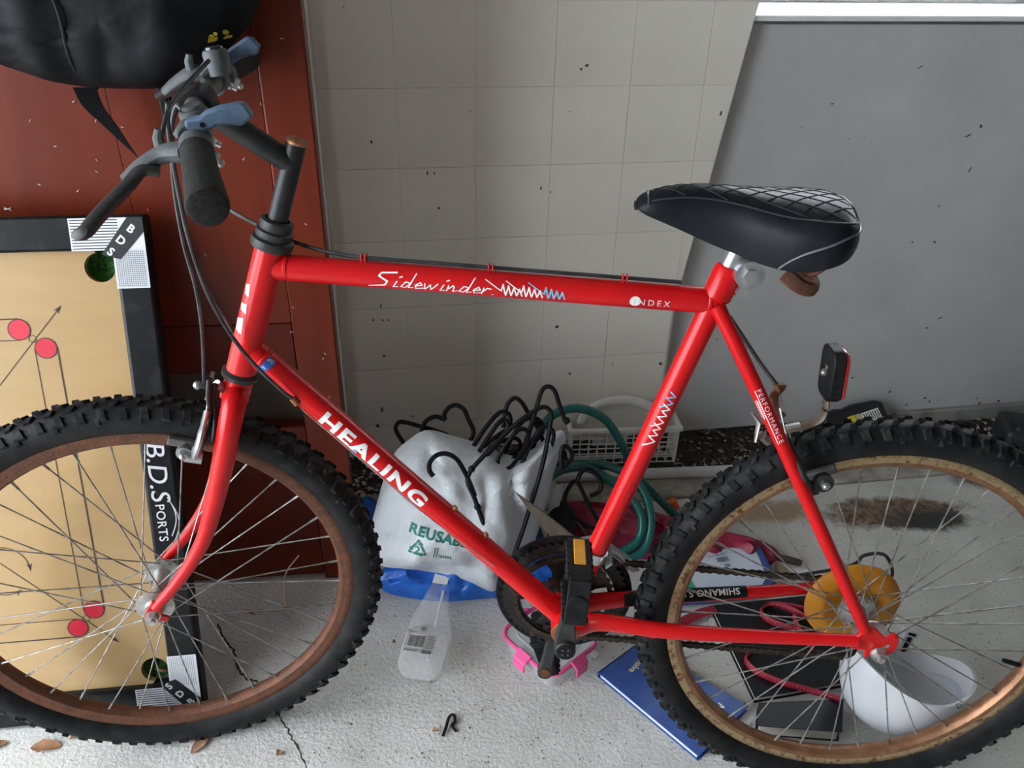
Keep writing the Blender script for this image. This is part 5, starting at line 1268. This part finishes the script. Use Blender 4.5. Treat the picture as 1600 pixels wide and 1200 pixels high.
for c, d in ((kc+ey_*(-hy), -ey_), (kc+ex_*(-hx), -ex_), (kc+ex_*hx, ex_), (kc+ey_*hy, ey_)):
    t = d.cross(UP); part(MB().prism([c+t*-.017+d*-.004+UP*.004, c+t*.017+d*-.004+UP*.004, c+t*.015+d*.012+UP*-.006, c+t*-.015+d*.012+UP*-.006], UP, .005).box(c+d*.011+UP*-.014, (.028, .004, .022), (t, d, UP)), 'clip', PNK, con, bevel=.0015)

# ================================================================== BOOKS
def book(name, label, corners, th, cover, spine=0, pages=(.62, .6, .55), z0=.0, cat='book', edge_in=.003):
    """corners: four floor points, spine along corner 0-1 edge (set by spine index)"""
    P = [V((p.x, p.y, z0)) for p in corners]; c = (P[0]+P[1]+P[2]+P[3])/4
    o = root(name, V((c.x, c.y, z0)), label, cat)
    part(MB().prism(P, UP, .0016), 'back_cover', cover, o, bevel=.0006)
    part(MB().prism([p+UP*(th-.0016) for p in P], UP, .0016), 'front_cover', cover, o, bevel=.0006)
    a, b_ = P[spine], P[(spine+1) % 4]; d = (b_-a).normalized(); inn = (c-a); inn = (inn-d*inn.dot(d)).normalized()
    part(MB().prism([a, b_, b_+inn*.0022, a+inn*.0022], UP, th), 'spine', cover, o)
    Q = [c+(p-c)*(1-edge_in*2/(p-c).length)+UP*.0016 for p in P]
    part(MB().prism(Q, UP, th-.0032), 'pages', mat('page_edges_%d' % int(pages[0]*100), pages, tuple(x*.85 for x in pages), 3, rough=.8, stretch=(1, 1, 900)), o)
    return o, P
BLUC = mat('blue_book_cover', (.012, .06, .27), (.02, .08, .33), 40, rough=.38, coat=.15)
BLKC = mat('black_book_cover', (.008, .009, .012), (.013, .014, .017), 50, rough=.48, spec=.25)
th = .013
cr_ = [fl(934, 1050, th), fl(997, 1004, th), fl(1170, 1103, th), fl(1092, 1182, th)]
bk, P = book('blue_book', 'blue softcover book lying on the floor by the rear tyre', cr_, th, BLUC, spine=0, pages=(.60, .64, .70))
e1 = (P[0]-P[1]).normalized(); e2 = V((e1.y, -e1.x, 0)); e2 = e2 if e2.dot(P[1]-P[2]) > 0 else -e2
e1n = -(P[3]-P[0]).normalized()
GOLD = mat('cream_print', (.72, .66, .34), rough=.5)
# lettering runs parallel to the short edge, up the cover
rd = (P[0]-P[1]).normalized(); ru = UP.cross(rd)
tx = text2d('evolve', .0165, offset=.0005); a0, a1 = width2d(tx); o_ = fl(1002, 1027, th); rd_ = fl(982, 1048, th)-o_; tx = ([((x-a0)*rd_.length/(a1-a0), y) for x, y in tx[0]], tx[1])
on_plane(tx, o_+UP*.0004, rd_.normalized(), UP.cross(rd_.normalized()), 'title', GOLD, bk)
t2 = text2d('THE JOURNAL ISSUE', .006) if False else text2d('reader', .006); 
t3 = text2d('N', .018, offset=.0006); on_plane(t3, fl(1124, 1098, th)+UP*.0004, rd, ru, 'print_letter', WHT, bk)
th2 = .014
cr_ = [fl(1111, 946, th2), fl(1180, 1091, th2), fl(1345, 1062, th2), fl(1262, 930, th2)]
nb, P = book('notebook', 'large thin black notebook with pale page edges under the red strap', cr_, th2, BLKC, spine=2, pages=(.72, .70, .62))
th3 = .026
cr_ = [fl(1180, 1104, th3), fl(1187, 1131, th3), fl(1322, 1143, th3), fl(1325, 1088, th3)]
cr_ = [fl(1186, 1098, th3), fl(1183, 1134, th3), fl(1316, 1144, th3), fl(1318, 1092, th3)]
nb2, P = book('small_book', 'small thick black hardcover book below the notebook, behind the rear rim', cr_, th3, mat('glossy_black_cover', (.006, .008, .014), (.010, .012, .018), 30, rough=.3, spec=.35), spine=3, pages=(.55, .52, .46))

# red strap: flat leash looped over the notebook
STRP = mat('red_webbing', (.33, .012, .035), (.24, .008, .025), 220, rough=.6)
le = root('leash', V((fl(1200, 1000).x, fl(1200, 1000).y, .0)), 'red stitched dog leash looped over the black notebook', 'leash')
zt = th2+.006
def lz(pts): return [fl(x, y, zt+dz) for x, y, dz in pts]
runs = [[(1262, 985, .006), (1225, 978, .004), (1195, 965, .002), (1190, 952, .002), (1205, 944, .004), (1235, 952, .008), (1262, 966, .012), (1290, 975, .014)],
        [(1205, 944, .004), (1240, 948, .010), (1275, 957, .012), (1300, 960, .010)],
        [(1240, 962, .012), (1250, 985, .010), (1265, 1005, .006), (1270, 1015, .004)],
        [(1178, 1012, .0), (1165, 1030, .0), (1180, 1048, .0), (1215, 1064, .0), (1255, 1076, .0), (1290, 1086, .006), (1312, 1092, .012)]]
for r_ in runs: part(MB().tube(spline(lz(r_), 6), .0082, 8, flat=.32, up=(0, 0, 1), twist=0), 'strap_run', STRP, le)
part(MB().tube(spline([fl(x, y, .012) for x, y in ((1042, 985), (1070, 970), (1095, 958), (1118, 952))], 5), .011, 8, flat=.3), 'strap_end', STRP, le)
mb = MB()
for r_ in runs[:1]+runs[3:]:
    P = spline(lz(r_), 14)
    for i in range(4, len(P)-2, 2): mb.ball(P[i]+UP*.0035+V((0, -.0035, 0)), .0009, 5, 3)
so = part(mb, 'stitching', mat('pink_stitch', (.7, .4, .45), rough=.7), le); so['kind'] = 'stuff'

# ================================================================== BLUE AND WHITE PACKET
PKM = mat('blue_white_packet', (.03, .08, .32), rough=.3, coat=.4)
zk = .030
pk_ = [fl(x, y, zk) for x, y in ((1066, 872), (1100, 858), (1150, 849), (1180, 846), (1190, 852), (1203, 880), (1212, 905), (1205, 918), (1150, 925), (1090, 932), (1055, 934), (1050, 905))]
cpk = sum(pk_, V((0, 0, 0)))/len(pk_)
pac = root('refill_packet', V((cpk.x, cpk.y, 0)), 'blue and white plastic packet with barcode under the chain', 'packet')
part(MB().prism([V((p.x, p.y, .002)) for p in pk_], UP, zk-.002), 'packet_body', PKM, pac, bevel=.006, bseg=3)
inner = [cpk+(p-cpk)*.86+V((-.006, 0, 0)) for p in pk_]
lb = part(MB().prism(inner, UP, .0012), 'packet_label', mat('pale_blue_label', (.62, .68, .78), (.52, .60, .74), 9, rough=.3), pac)
pd = (fl(1180, 846, zk)-fl(1100, 858, zk)).normalized(); pu = UP.cross(pd)
o_ = fl(1122, 880, zk)
def pp(p, name, m): return on_plane(p, o_+UP*.0016, pd, pu, name, m, pac)
pp(join2d(*[rect2d(.0021*k, .0, .0021*k+.0007+.0007*hsh(k, 2), .014) for k in range(13)], *[rect2d(.010+.0018*k, -.016, .010+.0018*k+.0010, -.008) for k in range(7)]), 'barcode', mat('navy_ink', (.05, .06, .12), rough=.5))
pp(join2d(disc2d(-.012, .022, .004, 16, .0032), rect2d(-.004, .020, .012, .0215), rect2d(.016, .020, .028, .0215), ribbon2d([(-.018, .017), (.034, .027)], .0006)), 'print_marks', mat('navy_ink', (.05, .06, .12)))
pp(join2d(disc2d(.0, -.036, .0055, 18, .0047), disc2d(.040, -.042, .0055, 18, .0047), *[rect2d(-.02+.012*k, -.030, -.014+.012*k, -.0292) for k in range(5)]), 'print_icons', mat('grey_ink', (.3, .33, .4), rough=.5))
on_plane(rect2d(-.012, -.02, .012, .02), fl(1075, 915, zk)+UP*.0017, pd, pu, 'green_patch', mat('green_patch', (.02, .38, .22), rough=.5), pac)
# small litter beside the packet
a, b_ = fl(1192, 864, .008), fl(1253, 880, .008); tag(MB().tube([a, a+(b_-a)*.1, a+(b_-a)*.9, b_], [.005, .0085, .0075, .006], 10).build('marker_pen', mat('brown_black_plastic', (.045, .035, .028), (.08, .06, .045), 40, rough=.4)), 'dark brown pen lying right of the packet', 'pen')
tag(MB().prism([fl(x, y, .003) for x, y in ((1203, 869), (1222, 880), (1240, 888), (1266, 890), (1262, 902), (1236, 899), (1208, 886))], UP, .001).build('paper_scrap', mat('white_paper', (.72, .72, .7), rough=.8)), 'torn white paper scrap beside the pen', 'paper')
tag(MB().prism([fl(x, y, .004) for x, y in ((1206, 874), (1214, 876), (1242, 899), (1232, 903), (1216, 900))], UP, .002).build('card_strip', mat('tan_card', (.33, .27, .2), rough=.8)), 'tan card strip under the paper scrap', 'card')

# ================================================================== HELMET, upside down
HLM = mat('white_helmet_shell', (.70, .71, .74), (.64, .65, .68), 10, rough=.32, coat=.2)
HLI = mat('pale_blue_liner', (.55, .62, .72), (.48, .55, .66), 14, rough=.5)
hc = fl(1418, 1050, .112); hl1 = V((1, .0, -.32)).normalized(); hup = V((.30, .30, .90)); hup = (hup-hl1*hup.dot(hl1)).normalized(); hl2 = hup.cross(hl1)
hm = root('helmet', V((hc.x, hc.y, 0)), 'white cycling helmet lying upside down behind the rear wheel', 'helmet')
def shell(sc, lo, hi=0, n=48, rows=12):
    mb = MB()
    for j in range(rows+1):
        for k in range(n):
            t = 2*pi*k/n; rim = lo+.018*cos(2*t)+.010*cos(t)      # wavy rim
            ph = pi/2*j/rows
            ex2 = .112*sc*(1-.06*cos(t)); wy = .084*sc; hz_ = .112*sc
            x = ex2*cos(t)*cos(ph)**.8 if ph < pi/2-1e-6 else 0; y = wy*sin(t)*cos(ph)**.8 if ph < pi/2-1e-6 else 0
            z = rim*(1-sin(ph))-hz_*sin(ph)**1.15
            mb.v.append(hc+hl1*x+hl2*y+hup*z)
    for j in range(rows):
        for k in range(n): mb.f.append((j*n+k, j*n+(k+1) % n, (j+1)*n+(k+1) % n, (j+1)*n+k))
    return mb, n
for _k in range(3):
    sh_, n = shell(1, .012); hc = fl(1418, 1050, hc.z-min(p.z for p in sh_.v)+.002)
sh_, n = shell(1, .012); inn_, _ = shell(.94, .012)
hm.location = (hc.x, hc.y, 0)
o1 = len(sh_.v); sh_.v += inn_.v; sh_.f += [tuple(i+o1 for i in reversed(f)) for f in inn_.f]
for k in range(n): sh_.f.append((k, o1+k, o1+(k+1) % n, (k+1) % n))
shell_o = part(sh_, 'helmet_shell', HLM, hm, sharp=50)
ln_, _ = shell(.90, -.022)
part(ln_, 'liner', HLI, hm)
part(MB().tube([hc+hl1*(.100*cos(t))+hl2*(.076*sin(t))+hup*-.020 for t in [2*pi*k/40 for k in range(40)]], .006, 8, closed=True, flat=.5), 'fit_band', HLM, hm)
part(MB().prism([hc+hl1*a+hl2*b_+hup*-.070 for a, b_ in ((-.075, .01), (-.02, .045), (.02, .035), (-.03, -.02))], hup, .006), 'dark_pad', mat('dark_blue_pad', (.03, .05, .10), rough=.8), hm, bevel=.002)
part(MB().tube(spline([hc+hl1*-.015+hl2*.020+hup*-.058, hc+hl1*.02+hl2*.0+hup*-.05, hc+hl1*.05+hl2*-.015+hup*-.048], 5), .0035, 8), 'strap', mat('black_strap', (.012, .012, .014), rough=.7), hm)
c = hc+hl1*.035+hl2*.082+hup*.016
part(MB().box(c, (.022, .010, .040), (hl1, hl2, hup)).box(c+hup*.022, (.030, .014, .012), (hl1, hl2, hup)), 'adjuster_clip', HLM, hm, bevel=.002)
part(MB().box(c+hl2*-.006, (.007, .004, .030), (hl1, hl2, hup)).box(c+hl2*-.007+hup*.022, (.014, .004, .005), (hl1, hl2, hup)), 'clip_slot', BLK, hm)
tv = BVHTree.FromPolygons(sh_.v, sh_.f); tx = text2d('ZUL', .013, offset=.0003); vs = []
o_ = onplane(1495, 1108, hc, FWD); tr_, tu_ = (RIGHT*cos(.35)-DOWN*sin(.35)), (-DOWN*cos(.35)-RIGHT*sin(.35))
for x, y in tx[0]:
    p = o_+tr_*x+tu_*y; d = (p-CAM).normalized(); h = tv.ray_cast(CAM-hm.location, d)[0]
    vs.append((h-d*.001) if h else p-hm.location)
MB().add(vs, tx[1]).build('lettering', mat('grey_ink2', (.12, .12, .13), rough=.5), shell_o)

# ================================================================== BLACK CASES BY THE WALL
def case(name, label, c, ax, size, labeled):
    o = root(name, V((c.x, c.y, c.z-size[2]/2)), label, 'case')
    part(MB().box(c, size, ax), 'case_body', mat('black_case_plastic', (.014, .015, .018), (.022, .023, .026), 30, rough=.42), o, bevel=.012, bseg=4)
    return o
c = vy(1338, 655, 1.0); A1_ = V((.95, .18, .24)).normalized(); A2_ = V((0, .45, .89)); A2_ = (A2_-A1_*A2_.dot(A1_)).normalized(); A3_ = A1_.cross(A2_)
case1 = root('tool_case', V((c.x, c.y, .0)), 'black plastic tool case with yellow and barcode stickers by the wall', 'case')
def cc(px, py): q = onplane(px, py, c, A3_)-c; return q.dot(A1_), q.dot(A2_)
pl = [cc(*p) for p in ((1287, 675), (1290, 648), (1304, 641), (1318, 640), (1330, 634), (1368, 626), (1378, 628), (1386, 645), (1395, 672), (1340, 690))]
part(MB().prism([c+A1_*x+A2_*y for x, y in pl], -A3_ if A3_.y < 0 else A3_, .022), 'case_body', mat('black_case_plastic', (.014, .015, .018), (.022, .023, .026), 30, rough=.42), case1, bevel=.004)
nf = A3_ if A3_.y < 0 else -A3_
def cs(quad_, name, m, l):
    q = [c+A1_*x+A2_*y+nf*l for x, y in [cc(*p) for p in quad_]]; part(MB().prism(q, nf, .0006), name, m, case1)
cs(((1345, 646), (1371, 637), (1379, 653), (1352, 660)), 'barcode_sticker', WHT, .0006)
for k in range(7):
    x0 = 1348+k*3.4; y0 = 647-k*1.2; cs(((x0, y0), (x0+1.4, y0-.4), (x0+7.5, y0+11), (x0+6, y0+11.4)), 'barcode_line', STKD, .0014)
cs(((1323, 652), (1334, 648), (1340, 659), (1329, 662)), 'yellow_sticker', YEL, .0006); cs(((1335, 648), (1344, 646), (1351, 658), (1341, 660)), 'pale_yellow_sticker', mat('pale_yellow', (.45, .45, .25), rough=.5), .0006)
cs(((1312, 662), (1318, 656), (1325, 662), (1318, 664)), 'grey_sticker', mat('grey_sticker', (.2, .21, .22), rough=.5), .0006)
c = fl(1600, 688, .045); 
case2 = root('tool_case', V((c.x, c.y, 0)), 'black rounded case at the right edge beside the skirting', 'case')
part(MB().box(c+V((.05, .02, -.002)), (.20, .12, .075), (V((.97, -.22, 0)), V((.22, .97, 0)), UP)), 'case_body', mat('black_case_plastic', (.014, .015, .018)), case2, bevel=.018, bseg=4)
part(MB().box(c+V((.045, .01, .034)), (.15, .075, .02), (V((.97, -.22, 0)), V((.22, .97, 0)), UP)), 'case_lid', mat('black_case_plastic', (.014, .015, .018)), case2, bevel=.009, bseg=4)

# ================================================================== LITTER ON THE FLOOR
LEAF = mat('dry_brown_leaf', (.34, .17, .085), (.24, .11, .05), 40, rough=.8); LEAF2 = mat('tan_dry_leaf', (.46, .27, .17), (.36, .2, .12), 40, rough=.75)
def leaf(px, py, L, W, ang, m, label, curl=.006):
    c = fl(px, py, .0); mb = MB(); n = 8; d = V((cos(ang), sin(ang), 0)); q = V((-d.y, d.x, 0))
    for i in range(n+1):
        t = i/n; w = W*sin(pi*t)**.8*(.8+.4*hsh(i, px))
        for s_, h in ((-1, curl), (0, .001), (1, curl)):
            p = c+d*(L*(t-.5))+q*(s_*w/2)+UP*(.0012+h*(s_*s_)*sin(pi*t)+curl*.8*(t-.5)**2); mb.v += [p]
    for i in range(n):
        for k in range(2): a = i*3+k; mb.f.append((a, a+1, a+4, a+3))
    m2 = len(mb.v); mb.v += [p-UP*.0007 for p in mb.v]; mb.f += [tuple(i+m2 for i in reversed(f)) for f in mb.f[:2*n]]
    o = mb.build('dry_leaf', m, sharp=180); tag(o, label, 'leaf', 'dry leaves and bits on the floor')
leaf(72, 1168, .050, .024, .15, LEAF, 'broad brown dry leaf at the bottom left')
leaf(120, 1152, .022, .010, .5, LEAF, 'small brown leaf right of the broad one')
leaf(313, 1165, .040, .018, 1.1, LEAF2, 'curled tan leaf below the front tyre')
leaf(390, 958, .030, .008, -.5, LEAF2, 'thin tan leaf on the dark floor seen through the front spokes')
leaf(681, 1143, .013, .008, .2, LEAF2, 'small orange leaf bit beside the curled black rubber')
leaf(437, 1178, .012, .010, 1.0, LEAF2, 'small tan leaf scrap near the floor crack')
leaf(616, 1004, .007, .006, .3, LEAF, 'tiny brown speck left of the spray bottle')
leaf(2, 1165, .02, .012, .9, LEAF, 'brown leaf bit cut by the left edge')
tag(MB().tube(spline([fl(396, 1086, .003), fl(430, 1081, .004), fl(470, 1078, .003), fl(500, 1079, .003)], 4), [.0022]*6+[.0015]*7, 6).build('stick', mat('brown_twig', (.2, .1, .05), (.3, .17, .09), 50, rough=.85)), 'thin brown stick on the floor right of the front tyre', 'stick')
tag(MB().tube(spline([fl(692, 1150, .004), fl(697, 1136, .005), fl(702, 1120, .006), fl(709, 1117, .006), fl(711, 1127, .005), fl(706, 1134, .004), fl(713, 1143, .003)], 5), .0028, 8, flat=.6).build('rubber_strip', BLK), 'curled black rubber strip on the floor at the bottom centre', 'rubber strip')
tg = vy(466, 870, .2)
tag(MB().tube(spline([fl(467, 868, .16), fl(447, 895, .13), fl(443, 925, .10), fl(450, 955, .05), fl(475, 978, .006)], 5), .0013, 6).build('twig', mat('pale_twig', (.42, .28, .15), rough=.8)), 'pale crooked twig seen through the front spokes', 'twig')
tag(MB().prism([fl(x, y, .002) for x, y in ((920, 1018), (926, 1014), (932, 1019), (936, 1025), (930, 1030), (924, 1026))], UP, .003).build('foil_scrap', mat('white_foil', (.7, .7, .7), rough=.35, metal=.3)), 'crumpled white foil scrap between container and blue book', 'scrap')
# loose grit on the concrete
mb = MB()
for k in range(420):
    px, py = random.uniform(480, 1000), random.uniform(955, 1195)
    if random.random() < .5: px, py = random.uniform(1000, 1600), random.uniform(780, 1100)
    c = fl(px, py, .0008); r = random.uniform(.0006, .0017); a = random.uniform(0, pi); d = V((cos(a), sin(a), 0))*r*random.uniform(1, 2); q = V((-sin(a), cos(a), 0))*r
    mb.add([c+d, c+q, c-d, c-q, c+UP*r], [(0, 1, 4), (1, 2, 4), (2, 3, 4), (3, 0, 4), (3, 2, 1, 0)])
tag(mb.build('floor_grit', mat('dark_grit', (.06, .05, .045), (.2, .16, .12), 30, rough=.9)), 'fine dark grit scattered over the concrete floor', 'grit', None, 'stuff')
